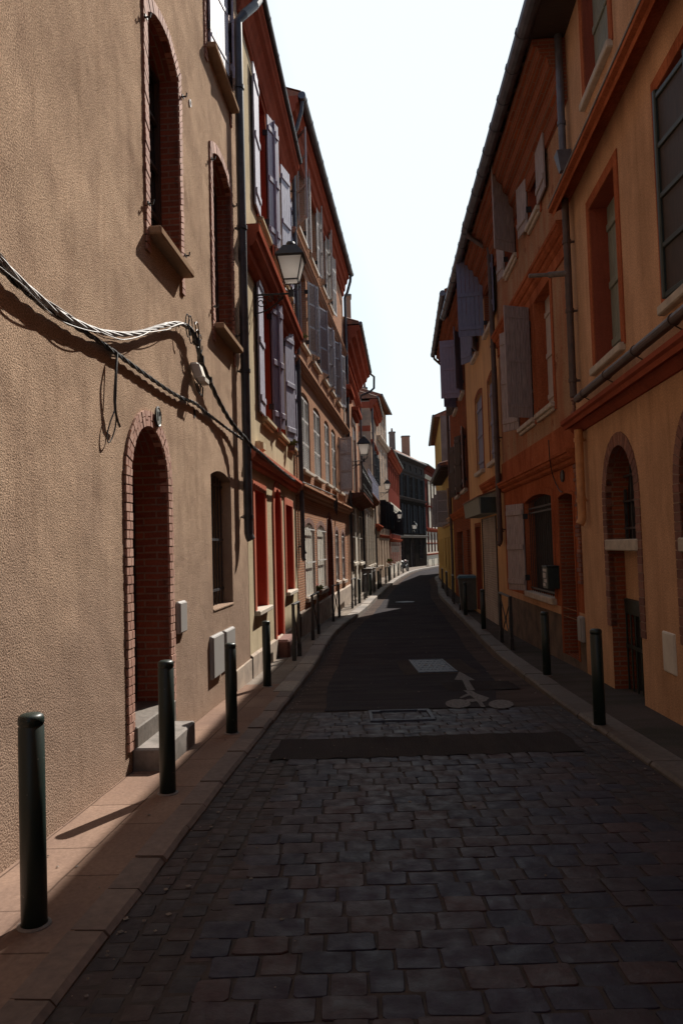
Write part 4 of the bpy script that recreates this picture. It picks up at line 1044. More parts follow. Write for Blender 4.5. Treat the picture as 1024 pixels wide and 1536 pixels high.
# tall arched bays
ab = op4(G1, (951, 741), (966, 1046), 0) if 0 else None
zt = G1.px(951, 741)[1]; zb = gz(8.6)-.02; ua, ub = G1.uat(951.5, zt+.05), G1.uat(908.5, zt+.05)
arch = Op(min(ua, ub), max(ua, ub), zb, zt); arch.rise = arch.w*.55
zs = G1.px(957, 808)[1]; zs2 = zs-.13; zp = G1.px(964, 912)[1]
def bay(o, lab):
    w = R1.window(o, rd=.26, rmat=M['brickR'], close='dark', sur=(.15, M['oldbrick'], .012, 'vous', -.75, .085), name='arched_bay')
    m = MB(); m.box(o.u0-.05, o.u1+.04, -.03, .25, zs2, zs, .012); R1.part(m, 'transom', M['stone'], w)
    m = MB(); m.box(o.u0, o.u1, .18, .25, zp, zs2-.003, 0); R1.part(m, 'panel', M['ochre'], w)
    m = MB()
    for k in range(5):
        u = o.u0+.02+(o.w-.04)*k/4; m.box(u-.014, u+.014, .2, .23, zs, o.z1+o.rise*(.9 if 0 < k < 4 else .2))
    for q in (.12, .42, .7): z = zs+(o.z1+o.rise-zs)*q; m.box(o.u0, o.u1, .19, .22, z-.012, z+.012)
    R1.part(m, 'frame', M['greygreen'] if 0 else M['pipe'], w)
    m = MB(); m.box(o.u0, o.u1, .15, .179, zp-.16, zp+.02, .008)
    for k in range(7):
        u = o.u0+.03+(o.w-.06)*k/6; m.tube([(u, .16, o.z0), (u, .16, zp-.1)], .011, 6)
    m.box(o.u0, o.u1, .15, .17, (o.z0+zp)/2-.02, (o.z0+zp)/2+.02); R1.part(m, 'gate', M['darkgreen'], w)
bay(arch, '')
uu = G1.uat(1019, zt); bay(Op(uu, uu+arch.w, gz(6.5)-.02, zt, arch.rise), '')
uu += 2.6; bay(Op(uu, uu+arch.w, gz(5)-.02, zt, arch.rise), '')
R1.walls()
z = G1.px(1000, 511, .22)[1]; zb_ = G1.px(1000, 569)[1]
R1.profile('cornice', [(-.02, z), (.22, z), (.22, z-.05), (.19, z-.07), (.18, z-.12), (.10, (z+zb_)/2), (.08, zb_+.05), (.03, zb_), (-.02, zb_)], M['redpaint'])
z = G1.px(900, 138, .26)[1]; zb_ = G1.px(900, 209)[1]
R1.profile('cornice', [(-.02, z+.03), (.26, z), (.26, z-.05), (.21, z-.07), (.2, z-.12), (.12, (z+zb_)/2), (.1, zb_+.06), (.04, zb_), (-.02, zb_)], M['orange'])
R1.profile('cornice_cap', [(-.02, z+.055), (.27, z+.028), (.27, z+.004), (-.02, z+.034)], M['greystone'])
zg1 = G1.px(930, 545, .13)[1]
ug = G1.uat(865, zg1, .13)
m = MB(); m.tube([(ug, -.13, zg1), (G1.len, -.13, zg1)], .05, 14)
k = ug+.35
while k < G1.len: m.tube([(k, -.13, zg1), (k+.02, -.13, zg1)], .058, 14); m.tube([(k+.01, -.13, zg1-.05), (k+.01, -.02, zg1-.12)], .007, 5); k += 1.0
R1.part(m, 'drainpipe', M['copperpipe'])
up = G1.uat(862, 3.0, .1)
zh = G1.px(845, 245, .1)[1]; zo = G1.px(859, 596, .1)[1]
m = MB(); m.tube([(up, -.1, 12), (up, -.1, zh+.16)], .05, 14); m.tube([(up, -.1, 9.2), (up, -.1, 9.25)], .06, 14); m.tube([(up, -.1, zh+.55), (up, -.1, zh+.6)], .06, 14)
m.poly([(up-.1, -.2, zh+.16), (up+.1, -.2, zh+.16), (up+.1, -.01, zh+.16), (up-.1, -.01, zh+.16), (up-.05, -.15, zh-.1), (up+.05, -.15, zh-.1), (up+.05, -.05, zh-.1), (up-.05, -.05, zh-.1)], [(0, 1, 5, 4), (1, 2, 6, 5), (2, 3, 7, 6), (3, 0, 4, 7), (0, 3, 2, 1), (4, 5, 6, 7)])
R1.part(m, 'downpipe', M['zinc'])
R1.pipe(up, G1.px(850, 292, .1)[1], zo, .1, .048, M['copperpipe'], foot=False, col=.95)
m = MB(); zst = G1.px(855, 404, .1)[1]; m.tube([(up, -.1, zst), (up-.02, -.3, zst), (up-.02, -.36, zst)], .04, 12); m.tube([(up-.02, -.3, zst), (up-.02, -.62, zst)], .028, 12); R1.part(m, 'overflow_pipe', M['greystone'])
R1.pipe(G1.uat(872, 2.0, .09), G1.px(866, 645, .09)[1], G1.px(880, 775, .09)[1], .09, .055, M['ochrepipe'], col=.8)
# R2
R2 = House('worn_red_house', 'worn red and tan house with faded grey plank shutters and a barred ground floor window', G2, 0, wallmat=M['tanred'])
zg2 = G2.px(716, 290, .58)[1]; R2.ztop = zg2-.2
bandO = (.11, M['orange'], .02, 'band', .12)
wS = (M['stone'], .05, .08, .09, 1)
al = op4(G2, (812, 112), (813, 300), 0) if 0 else None
za1, za0 = G2.px(808, 112)[1], G2.px(812, 304)[1]
oa = Op(G2.uat(791, (za0+za1)/2), G2.uat(806, (za0+za1)/2), za0, za1)
R2.window(oa, rd=.2, rmat=M['redpaint'], close='glass', sur=bandO, sill=wS, leaves=(('near', 178, 'plank', M['greywood'], .62), ('far', 174, 'plank', M['greywood'], .52)))
obt = Op(G2.uat(757, (za0+za1)/2), G2.uat(772, (za0+za1)/2), za0, za1)
R2.window(obt, rd=.2, rmat=M['redpaint'], close='glass', sur=bandO, sill=wS, leaves=(('near', 122, 'plank', M['greywood'], .50), ('far', 172, 'plank', M['greywood'], .45)))
og = op4(G2, (824, 418), (832, 603), 805)
R2.window(og, rd=.2, rmat=M['orange'], close='planks', cmat=M['palewood'], sur=bandO, sill=wS)
od = Op(G2.uat(779, (og.z0+og.z1)/2), G2.uat(799, (og.z0+og.z1)/2), og.z0, og.z1)
R2.window(od, rd=.2, rmat=M['orange'], close='glass', sur=bandO, sill=wS, leaves=(('near', 112, 'plank', M['greywood'], .50), ('far', 150, 'plank', M['greywood'], .46)))
obw = op4(G2, (826, 744), (835, 898), 790, .09)
w = R2.window(obw, rd=.16, rmat=M['orange'], close='dark', sur=(.10, M['orange'], .02, 'band', 0), sill=(M['stone'], .04, .10, .08), leaves=(('far', 158, 'plank', M['greywood'], .58),), bars=dict(n=13, y=.05, h=(.04, .88, .93), r=.008))
m = MB()
for k in range(13):
    u = obw.u0+obw.w*(k+.5)/13; z = obw.z0+(obw.z1-obw.z0)*.905
    m.tube([(u+.02*math.cos(t*PI/4), .045, z+.02*math.sin(t*PI/4)) for t in range(9)], .004, 4)
R2.part(m, 'scrollwork', M['iron'], w)
odr = op4(G2, (860, 742), (869, 990), 842, .05); odr.z0 = gz(10.6)+.12
w = R2.window(odr, rd=.22, rmat=M['brickR'], close='door', cmat=M['redwood'], name='door', sur=(.04, M['orange'], .02, 'band', 0))
zsp = G2.px(752, 735)[1]
zcor = G2.px(800, 698, .14)[1]; zmid = G2.px(795, 405, .12)[1]
R2.walls([(gz(13)+.75, M['darkplinth']), (obw.z0-.1, M['ochre']), (zcor-.12, M['orange']), (R2.ztop, M['tanred'])])
R2.ledge(zcor, .16, .2, M['orange']); 
R2.profile('band', [(-.02, zcor+.42), (.03, zcor+.42), (.03, zcor+.01), (-.02, zcor+.01)], M['orange'])
R2.ledge(zmid, .16, .26, M['orange'])
R2.profile('band', [(-.02, zmid-.27), (.025, zmid-.27), (.025, zmid-.45), (-.02, zmid-.45)], M['orange'])
def brick_eave(Hh, z, mat, over=.46):
    Hh.profile('eave_cornice', [(-.02, z-.02), (over, z-.02), (over, z-.12), (over-.07, z-.14), (over-.09, z-.24), (over-.19, z-.28), (over-.21, z-.42), (over-.31, z-.46), (over-.33, z-.62), (.05, z-.68), (.05, z-.9), (-.02, z-.92)], mat)
    Hh.rafters(Hh.u0+.15, Hh.u1-.1, .6, -over-.08, -over+.12, z-.019, z+.08)
R2.u1 += .30; brick_eave(R2, zg2, M['brickR']); R2.u1 -= .30; R2.gutter(zg2+.02, .60, .105, M['zinc'], step=.75, u1=G2.len+1.3)
R2.roof(zg2+.12, over=.55)
m = MB(); m.box(G2.len, G2.len+1.3, -.58, -.02, zg2+.0, zg2+.05); R2.part(m, 'eave_board', M['darkwood'])
R2.pipe(.06, G2.px(745, 320, .12)[1], G2.px(757, 795, .12)[1]-.2, .12, .055, M['copperpipe'], head=[(-.02, -.56, zg2-.02), (-.02, -.55, zg2-.14), (.02, -.25, zg2-.4)])
# exposed brick toothing where R2 meets R1
m = MB(); z = 1.0
while z < zg2-1.1:
    h = random.uniform(.05, .07); u1 = R2.F.len-.005; m.box(u1-random.uniform(.06, .22), u1, -.028, .0, z, z+h-.010, .006); z += h
R2.part(m, 'exposed_brick', M['oldbrick'])
m = MB(); z0_ = gz(10.4)
c_ = G2.uat(844, G2.px(844, 714)[1]); zc = G2.px(844, 714)[1]
m.lathe([(.09, 0), (.09, .02), (.075, .028), (.07, .02), (.03, .02)], 0, 0, 18); m.xf(lambda p: (c_+p.x, -p.z, zc+p.y)); R2.part(m, 'wall_plaque', M['iron'])
# R3
R3 = House('peach_house', 'peach house with blue shutters above a roller shuttered doorway', G3, 0, wallmat=M['ochre2'])
R3.ztop = zg2-.2
bandP = (.12, M['brickR'], .01, 'band', .0)
qz0 = G3.px(737, 486)[1]; qz1 = G3.px(733, 352)[1]
R3.window(Op(G3.uat(727, qz0+.8), G3.uat(737, qz0+.8), qz0, qz1), rd=.2, rmat=M['brickR'], close='glass', sill=(M['stone'], .08, .1, .1), sur=bandP, leaves=(('near', 176, 'plank', M['blue'], .8), ('far', 98, 'plank', M['blue'], .62)))
R3.window(Op(G3.uat(708.5, qz0+.8), G3.uat(715, qz0+.8), qz0, qz1), rd=.2, rmat=M['brickR'], close='glass', sill=(M['stone'], .08, .1, .1), sur=bandP, leaves=(('near', 160, 'plank', M['blue'], .5), ('far', 150, 'plank', M['blue'], .5)))
x1 = op4(G3, (744, 558), (748, 686), 733.5, .1)
R3.window(x1, rd=.08, close='planks', cmat=M['blue'], sill=(M['stone'], .1, .1, .1), sur=bandP)
x2 = op4(G3, (722, 590), (726, 703), 714.5, .1)
R3.window(x2, rd=.08, close='planks', cmat=M['blue'], sill=(M['stone'], .1, .1, .1), sur=bandP)
rd_ = op4(G3, (743, 773), (751, 938), 724.5); rd_.z0 = gz(18)-.04
R3.ops.append(rd_)
m = MB(); n = 46; V = []
for i in range(n*4+1):
    z = rd_.z0+(rd_.z1-rd_.z0)*i/(n*4); y = .02+.014*abs(math.sin(PI*i/4))*-1; V += [(rd_.u0, y, z), (rd_.u1, y, z)]
m.poly(V, [(2*i, 2*i+1, 2*i+3, 2*i+2) for i in range(n*4)])
sh = R3.part(m, 'roller_shutter', M['rollerm'])
m = MB(); m.box(rd_.u1-.07, rd_.u1, -.03, .12, rd_.z0, rd_.z1, .008); R3.part(m, 'guide_rail', M['darkwood'], sh)
m = MB(); m.box(rd_.u0, rd_.u0+.06, -.01, .12, rd_.z0, rd_.z1, .008); R3.part(m, 'guide_rail', M['darkwood'], sh)
od3 = op4(G3, (720, 790), (724, 925), 715.5); od3.z0 = gz(20)+.1
R3.window(od3, rd=.2, rmat=M['redpaint'], close='door', cmat=M['redwood'], name='door', sur=(.12, M['brickR'], .02, 'band', 0))
R3.walls()
za, zb_ = G3.px(746, 743)[1], G3.px(746, 771)[1]; ua = G3.uat(746, (za+zb_)/2); ub = G3.uat(696, (za+zb_)/2, .42, 760)
m = MB(); 
m.poly([(ua, 0, za+.12), (ua, -.44, za-.02), (ua, -.40, zb_+.02), (ua, 0, zb_+.02), (ub, 0, za+.12), (ub, -.44, za-.02), (ub, -.40, zb_+.02), (ub, 0, zb_+.02)], [(0, 1, 2, 3), (4, 7, 6, 5), (1, 5, 6, 2), (2, 6, 7, 3)])
bx = R3.part(m, 'shutter_box', M['greygreen'])
m = MB(); m.poly([(ua+.04, 0.01, za+.16), (ua+.04, -.47, za+.0), (ub-.04, -.47, za+.0), (ub-.04, .01, za+.16), (ua+.04, 0.01, za+.135), (ua+.04, -.47, za-.025), (ub-.04, -.47, za-.025), (ub-.04, .01, za+.135)], [(0, 1, 2, 3), (4, 5, 6, 7), (0, 1, 5, 4), (1, 2, 6, 5), (2, 3, 7, 6)])
R3.part(m, 'lid', M['tile'], bx)
m = MB(); m.box(ua+.001, ua+.012, -.39, -.02, zb_+.03, za-.03); R3.part(m, 'end_panel', M['darkgreen'], bx)
R3.ledge(za+.42, .12, .22, M['orange'], u0=max(0, ua-2.2))
brick_eave(R3, zg2, M['brickR']); R3.gutter(zg2+.02, .60, .10, M['zinc'], step=.75); R3.roof(zg2+.12, over=.55)
R3.pipe(G3.len-.2, G3.px(744, 560, .1)[1], G3.px(763, 812, .1)[1], .1, .045, M['copperpipe'])
# R4
R4 = House('brick_corner_house', 'tall dark red brick house with dark open shutters beyond the peach house', G4, 0, wallmat=M['brickR'])
zr4 = G4.px(659, 482, .55)[1]; R4.ztop = zr4-.2
bz0, bz1 = G4.px(695, 588)[1], G4.px(692, 497)[1]
for a, b, c, d in ((690.5, 694.5, 98, 150), (681, 684.5, 160, 120)):
    R4.window(Op(G4.uat(a, bz0+.8), G4.uat(b, bz0+.8), bz0, bz1), rd=.2, close='glass', sill=(M['stone'], .1, .1, .1), leaves=(('near', d, 'plank', M['blue'], .5), ('far', c, 'plank', M['plum_shaded_lav'] if c < 100 else M['darkwood'], .62)))
bz0, bz1 = G4.px(700, 732)[1], G4.px(698, 640)[1]
for a, b, c in ((693, 699, 110), (684, 688, 105)):
    R4.window(Op(G4.uat(a, bz0+.8), G4.uat(b, bz0+.8), bz0, bz1), rd=.2, close='glass', sill=(M['stone'], .1, .1, .1), leaves=(('near', 165, 'plank', M['greywood'], .45), ('far', 160, 'plank', M['darkwood'], .45)))
bz1 = G4.px(700, 795)[1]
R4.window(Op(G4.uat(701.5, 1), G4.uat(705.5, 1), gz(23)+.8, bz1), rd=.2, close='planks', cmat=M['darkwood'], sill=(M['stone'], .1, .1, .1))
R4.window(Op(G4.uat(686, 1), G4.uat(695, 1), gz(25)+.12, bz1), rd=.2, close='door', cmat=M['darkwood'], name='door')
R4.walls()
R4.ledge(G4.px(690, 766)[1], .14, .25, M['orange'])
brick_eave(R4, zr4, M['brickR']); R4.gutter(zr4+.02, .60, .09, M['zinc']); R4.roof(zr4+.12, over=.55)
R4.pipe(.15, zr4-.6, gz(29)+.4, .1, .05, M['copperpipe'], head=[(.15, -.56, zr4-.02), (.15, -.55, zr4-.15), (.15, -.2, zr4-.5)])
# R5, R6, R7
R5 = House('low_house', 'low yellowish house with a tiled roof and dark eaves past the brick corner house', G5, G5.px(660, 684, .5)[1]-.4, wallmat=M['yellow'])
zE = R5.ztop; L = G5.len
for q in (.12, .42, .72):
    R5.window(Op(L*q, L*q+.8, zE-2.3, zE-.8), rd=.2, close='glass', leaves=(('far', 100, 'louvre', M['louvre2'], .55), ('near', 160, 'plank', M['yellow'] if 0 else M['palewood'], .42)))
    R5.window(Op(L*q, L*q+.9, gz(34)+(.12 if q == .42 else .9), gz(34)+2.4), rd=.2, close='planks', cmat=M['darkwood'])
R5.walls(); R5.ledge(gz(34)+3.2, .2, .3, M['ochre'])
m = MB(); m.box(0, L, -.5, 0, zE-.02, zE+.06); R5.part(m, 'eave_board', M['darkwood']); R5.rafters(.1, L, .6, -.46, 0, zE-.12, zE-.021); R5.gutter(zE+.05, .56, .07, M['zinc']); R5.roof(zE+.14, over=.55, rise=.9)
R6 = House('yellow_tall_house', 'tall yellow house whose grey gable end rises above the low tiled roof on the right', G6, G6.px(664, 600)[1], wallmat=M['yellow'])
zE = R6.ztop; L = G6.len
for q in (.08, .3, .52, .74):
    R6.window(Op(L*q, L*q+.85, zE-2.6, zE-.8), rd=.2, close='planks', cmat=M['palewood'])
    R6.window(Op(L*q, L*q+.85, zE-5.8, zE-3.8), rd=.2, close='glass')
    R6.window(Op(L*q, L*q+.85, gz(45)+.9, gz(45)+2.5), rd=.2, close='planks', cmat=M['darkwood'])
R6.walls()
m = MB(); m.box(L+.001, L+.05, .0, 5.9, 0, zE-.02); R6.part(m, 'gable', M['greygable'])
R6.gutter(zE, .35, .08, M['zinc']); R6.roof(zE+.05, over=.3)
R7 = House('light_blocking_house', 'added cream house mostly hidden beyond the tall yellow house, blocking light at the bend', G7, 6.0, wallmat=M['creamI'])  # nearly hidden filler house, added to block light past the bend
L = G7.len
for q in (.1, .3, .5, .7, .85):
    R7.window(Op(L*q, L*q+1, 2.6, 4.6), rd=.2, close='planks', cmat=M['blackwood']); R7.window(Op(L*q, L*q+1, gz(58)+.9, gz(58)+2.4), rd=.2, close='glass')
R7.walls(); R7.gutter(6.0, .3, .07, M['zinc']); R7.roof(6.05, over=.3)
# ------------------------------------------------------------------ chimneys (things standing on roofs)
def chimney(label, F, xa, xb, ytop, ybot, back, mat, pots=1, dz=.8):
    u0 = F.px(xa, (ytop+ybot)/2, -back)[0]; u1 = F.px(xb, (ytop+ybot)/2, -back)[0]
    zt = F.px((xa+xb)/2, ytop, -back)[1]; zb = F.px((xa+xb)/2, ybot, -back)[1]-1.0
    # width seen from the camera is mostly across the roof: use metric width at that distance
    p = F.world((u0+u1)/2, back, 0); wpx = (xb-xa)*p.y/FPX; th = .5
    e = empty('chimney', (p.x, p.y, zb), 0); tag(e, label, 'chimney', None)
    m = MB(); m.box(-wpx/2, wpx/2, -.35, .35, 0, zt-zb, .01); m.build('stack', mat, e)
    m = MB(); m.box(-wpx/2-.06, wpx/2+.06, -.41, .41, zt-zb-.16, zt-zb-.04, .01); m.build('cap', M['greystone'], e)
    for k in range(pots):
        m = MB(); cx = 0 if pots == 1 else (-.5+k)*wpx*.5; m.lathe([(.1, zt-zb), (.12, zt-zb+.1), (.09, zt-zb+.4), (.1, zt-zb+.42)], cx, 0, 12); m.build('pot', M['tile'], e)
chimney('slim brick chimney with a grey lower stack behind the balcony house roof', FD, 518, 526, 446, 500, 1.2, M['brickC'], 0)
chimney('small grey chimney with a red pot beside the gabled house', FD2, 543.5, 550, 582, 600, 1.5, M['greygable'], 1)
chimney('wide grey chimney with one pot left of the tall square chimney', FF, 583, 592, 648, 672, 1.2, M['greygable'], 1)
chimney('tall square brick chimney on the dark slate house', FH, 602, 614, 654, 684, 2.0, M['brickC'], 0)
# ------------------------------------------------------------------ street lamps
def lamp(label, F, xw, y, out, s=1.0, z=None, pole=0, rot=None):
    """bracket lantern: xw = pixel where the arm meets the wall, y = arm height in pixels, out = arm length"""
    u, zz = F.px(xw, y); p = F.world(u, 0, zz)
    e = empty('street_lamp', p, F.rot+(0)); tag(e, label, 'street lamp', 'bracket street lanterns')
    a = MB(); a.tube([(0, 0, 0), (0, -out, 0)], .016*s, 8); a.tube([(0, -.01, .12), (0, -.01, -.34*s)], .016*s, 8)
    a.box(-.02, .02, -out-.03, -out+.05, -.05, .06, .005)
    a.build('arm', M['iron'], e)
    sc = MB()
    pts = []
    for i in range(25):
        t = i/24; pts.append((0, -.04-t*(out*.72), -.30*s+.26*s*(t**1.7)))
    sc.tube(pts, .011*s, 6)
    def spiral(cy, cz, r, turns, ph, dr=1):
        return [(0, cy+dr*r*(1-i/26*.8)*math.cos(ph+turns*2*PI*i/26), cz+r*(1-i/26*.8)*math.sin(ph+turns*2*PI*i/26)) for i in range(27)]
    for cy, cz, r, ph in ((-.12, -.13, .10, 0), (-out*.45, -.07, .06, 1), (-out*.72, -.06, .05, 2)): sc.tube(spiral(cy*s, cz*s, r*s, 1.6, ph), .009*s, 5)
    sc.build('scrollwork', M['iron'], e)
    # lantern
    L = MB(); b, t = .115*s, .20*s; z0, z1 = .20*s, .56*s; cy = -out
    def fr(r0, r1, za, zb, m, inset=0): 
        c = [(-1, -1), (1, -1), (1, 1), (-1, 1)]
        for k in range(4):
            p, q = c[k], c[(k+1) % 4]; m.quadface([(p[0]*r0, cy+p[1]*r0, za), (q[0]*r0, cy+q[1]*r0, za), (q[0]*r1, cy+q[1]*r1, zb), (p[0]*r1, cy+p[1]*r1, zb)])
    for p in ((-1, -1), (1, -1), (1, 1), (-1, 1)):
        L.tube([(p[0]*b, cy+p[1]*b, z0), (p[0]*t, cy+p[1]*t, z1)], .011*s, 6)
    for r_, z_ in ((b, z0), (t, z1), (t*1.04, z1+.01)):
        c = [(-r_, cy-r_), (r_, cy-r_), (r_, cy+r_), (-r_, cy+r_), (-r_, cy-r_)]
        L.tube([(x, y_, z_) for x, y_ in c], .013*s, 6)
    for k in range(4):      # curved legs under the lantern
        q = PI/4+k*PI/2; L.tube([(math.cos(q)*rr, cy+math.sin(q)*rr, zz_) for rr, zz_ in ((b*1.3, z0), (b*1.5, z0-.05*s), (b*1.2, z0-.11*s), (.02, z0-.17*s))], .009*s, 6)
    L.tube([(0, cy, 0), (0, cy, z0-.1*s)], .018*s, 8)
    L.build('lantern_frame', M['iron'], e)
    gq = MB(); fr(b*.97, t*.97, z0, z1, gq); gq.quadface([(-b, cy-b, z0+.002), (b, cy-b, z0+.002), (b, cy+b, z0+.002), (-b, cy+b, z0+.002)]); gq.build('lantern_glass', M['lglass'], e)
    cp = MB(); fr(t*1.16, t*.55, z1+.015, z1+.20*s, cp); fr(t*1.16, t*1.0, z1+.015, z1-.0, cp); cp.quadface([(-t*.55, cy-t*.55, z1+.2*s), (t*.55, cy-t*.55, z1+.2*s), (t*.55, cy+t*.55, z1+.2*s), (-t*.55, cy+t*.55, z1+.2*s)])
    cp.quadface([(-t*1.1, cy-t*1.1, z1+.02), (t*1.1, cy-t*1.1, z1+.02), (t*1.1, cy+t*1.1, z1+.02), (-t*1.1, cy+t*1.1, z1+.02)])
    cp.lathe([(.07*s, z1+.2*s), (.075*s, z1+.25*s), (.06*s, z1+.28*s), (.03*s, z1+.29*s)], 0, cy, 14); cp.build('cap', M['iron'], e)
    if pole:
        m = MB(); m.tube([(0, -.02, 0), (0, -.02, -pole)], .03, 8); m.build('pole', M['iron'], e)
    return e
lamp('large black bracket lantern with frosted panes on the cream house, nearest of the lanterns', FB, 380.5, 443, .60, .97)
lamp('black bracket lantern above the iron balcony', FD, 521.5, 692, .62, 1.1)
lamp('small bracket lantern beside the end of the roof terrace railing', FE, 568, 739, .62, 1.1)
lamp('small bracket lantern on the red brick house by the bend', FF, 590, 782, .55, 1.1)
lamp('tiny lantern on the ledge of the dark slate house', FH, 617.0, 797, .35, 1.3)
lamp('tiny lantern on the sunlit house with cream pilasters', FI, 662, 797, .6, 1.4)
# ------------------------------------------------------------------ wall boxes and plaques
def wallbox(name, label, cat, F, x0, x1, yt, yb, out, mat, lid=True, xr=None):
    (u0, z1), (u1, z2) = F.px(x0, (yt+yb)/2), F.px(x1, (yt+yb)/2); a, b = min(u0, u1), max(u0, u1)
    zt = F.px(x0 if F.left else x1, yt)[1]; zb = F.px(x0 if F.left else x1, yb)[1]
    e = empty(name, F.world((a+b)/2, 0, zb), F.rot); tag(e, label, cat); w, h = b-a, zt-zb
    m = MB(); m.box(-w/2, w/2, -out*.75, .01, 0, h, .012); m.build('casing', mat, e)
    m = MB(); m.box(-w/2+.015, w/2-.015, -out, -out*.75, .015, h-.015, .008); m.build('cover', mat, e); return e
wallbox('meter_box', 'small pale grey meter box set beside the arched brick doorway', 'meter box', FA, 264, 275, 903, 952, .045, M['greybox'])
wallbox('meter_box', 'left of two grey meter boxes low on the roughcast wall, the nearer and larger one', 'meter box', FA, 314.5, 331, 955, 1021, .05, M['greybox'])
wallbox('meter_box', 'right of two grey meter boxes low on the roughcast wall, beside the downpipe', 'meter box', FA, 334, 348, 946, 1000, .05, M['greybox'])
wallbox('junction_box', 'yellowish junction box just right of the big downpipe below the cream house windows', 'junction box', FB, 383, 388, 661, 675, .12, M['cream'])
wallbox('meter_box', 'white box low on the wall where the ochre and worn red houses meet', 'meter box', G1, 871.5, 877, 926, 964, .06, M['greybox'])
wallbox('access_plate', 'flat beige service hatch low on the ochre wall', 'hatch', G1, 996, 1014, 952, 1014, .02, M['creampanel'])
# floodlight-like junction casing hanging on the roughcast wall
u, z = FA.px(285, 566); e = empty('junction_box', FA.world(u, 0, z), FA.rot); tag(e, 'tilted off-white junction box with loose wires under the cable bundle', 'junction box')
m = MB(); m.box(-.085, .085, -.10, 0, -.05, .14, .02); m.xf(lambda p: (p.x, p.y-.01-(.14-p.z)*.3, p.z)); m.build('casing', M['creampanel'], e)
m = MB(); m.box(-.095, .095, -.18, -.10, -.075, -.01, .012); m.build('cover', M['creampanel'], e)
m = MB()
for k in range(7):
    a = random.uniform(-.09, .02); m.tube([(a, -.08, -.04), (a-.03, -.14, -.12), (a+.02, -.12, -.20), (a+.07, -.08, -.15), (a+.05, -.06, -.05)], .006, 5)
m.build('wire', M['cable'], e)
# number plaque
u, z = FA.px(232, 625.5); e = empty('number_plaque', FA.world(u, -.025, z), FA.rot); tag(e, 'small round grey enamel house number plate on the brick arch', 'number plate')
m = MB(); m.lathe([(.078, .0), (.078, .012), (.07, .016), (.066, .012), (.01, .012)], 0, 0, 28); m.xf(lambda p: (p.x, -p.z, p.y*1.15)); m.build('plate', M['enamel'], e)
m = MB(); m.lathe([(.080, .004), (.080, .014), (.073, .018), (.073, .004)], 0, 0, 28); m.xf(lambda p: (p.x, -p.z+.002, p.y*1.15)); m.build('rim', M['iron'], e)
def text(body, size, x, z, parent, mat, name):
    cu_ = bpy.data.curves.new(name, 'FONT'); cu_.body = body; cu_.size = size; cu_.extrude = .002; cu_.align_x = 'CENTER'; cu_.align_y = 'CENTER'
    t = bpy.data.objects.new('tmp', cu_); C.objects.link(t); bpy.context.view_layer.update()
    me = bpy.data.meshes.new_from_object(t.evaluated_get(bpy.context.evaluated_depsgraph_get())); bpy.data.objects.remove(t)
    me.materials.clear(); me.materials.append(mat)
    for v in me.vertices: c = v.co.copy(); v.co = Vector((x+c.x, -.0145-c.z, z+c.y))
    o = bpy.data.objects.new(name, me); C.objects.link(o); o.parent = parent; return o
text('1', .115, -.018, .0, e, M['iron'], 'numeral'); text('B', .05, .030, .03, e, M['iron'], 'suffix_letter')
u, z = FA.px(284.5, 155); m = MB(); m.lathe([(.035, 0), (.035, .012), (.022, .012), (.022, 0)], 0, 0, 18); m.xf(lambda p: (u+p.x, -p.z, z+p.y*1.2))
A.part(m, 'wall_anchor', M['white'])
u, z = FA.px(291.5, 620); m = MB(); m.lathe([(.035, 0), (.034, .006), (.026, .004)], 0, 0, 16); m.xf(lambda p: (u+p.x, -p.z, z+p.y*1.5)); A.part(m, 'vent_hole', M['black'])
# mailbox on the worn red house
u, z = G2.px(840, 868); e = empty('mailbox', G2.world(u-.20, 0, z-.16), G2.rot); tag(e, 'dark green wall mailbox with stickers between barred window and door', 'mailbox')
m = MB(); m.box(-.16, .16, -.19, 0, 0, .34, .012); m.build('box', M['darkgreen'], e)
m = MB(); m.box(-.17, .17, -.2, .0, .34, .36, .005); m.build('lid', M['darkgreen'], e)
m = MB()
for (a, b, c, d) in ((-.12, .10, .27, .31), (-.13, .04, .17, .245), (-.05, .11, .10, .15), (-.12, .02, .04, .085)): m.box(a, b, -.1925, -.19, c, d)
m.build('sticker', M['louvre'], e)
# ------------------------------------------------------------------ cables
def cat_(P, n=10):
    out = []
    for i in range(len(P)-1):
        p0, p1, p2, p3 = P[max(i-1, 0)], P[i], P[i+1], P[min(i+2, len(P)-1)]
        for k in range(n):
            t = k/n; out.append(.5*((2*p1)+(-p0+p2)*t+(2*p0-5*p1+4*p2-p3)*t*t+(-p0+3*p1-3*p2+p3)*t**3))
    out.append(P[-1]); return out
def onF(F, l): return [F.world(*((lambda q, off: (q[0], -off, q[1]))(F.px(x, y, off), off))) for x, y, off in l]
def twisted(mb, P, n, r, off, pitch, seg=7):
    L = 0; pr = None
    pos = []
    for i, p in enumerate(P):
        if i: L += (p-P[i-1]).length
        t = (P[min(i+1, len(P)-1)]-P[max(i-1, 0)]).normalized(); a = t.cross(Vector((0, 0, 1))); a = a.normalized() if a.length > .05 else Vector((1, 0, 0)); b = t.cross(a)
        pos.append((p, a, b, L))
    for k in range(n):
        mb.tube([p+(a*math.cos(l/pitch*2*PI+k*2*PI/n)+b*math.sin(l/pitch*2*PI+k*2*PI/n))*off for p, a, b, l in pos], r, seg)
main1 = onF(FA, [(-60, 330, .05), (0, 390, .05), (40, 430, .05), (90, 470, .05), (140, 494, .055), (175, 501, .06), (210, 499, .065), (243, 489, .065), (266, 485, .06), (281, 489, .06)])
P = cat_(main1, 16)
m = MB(); twisted(m, P, 4, .0095, .0125, .85)
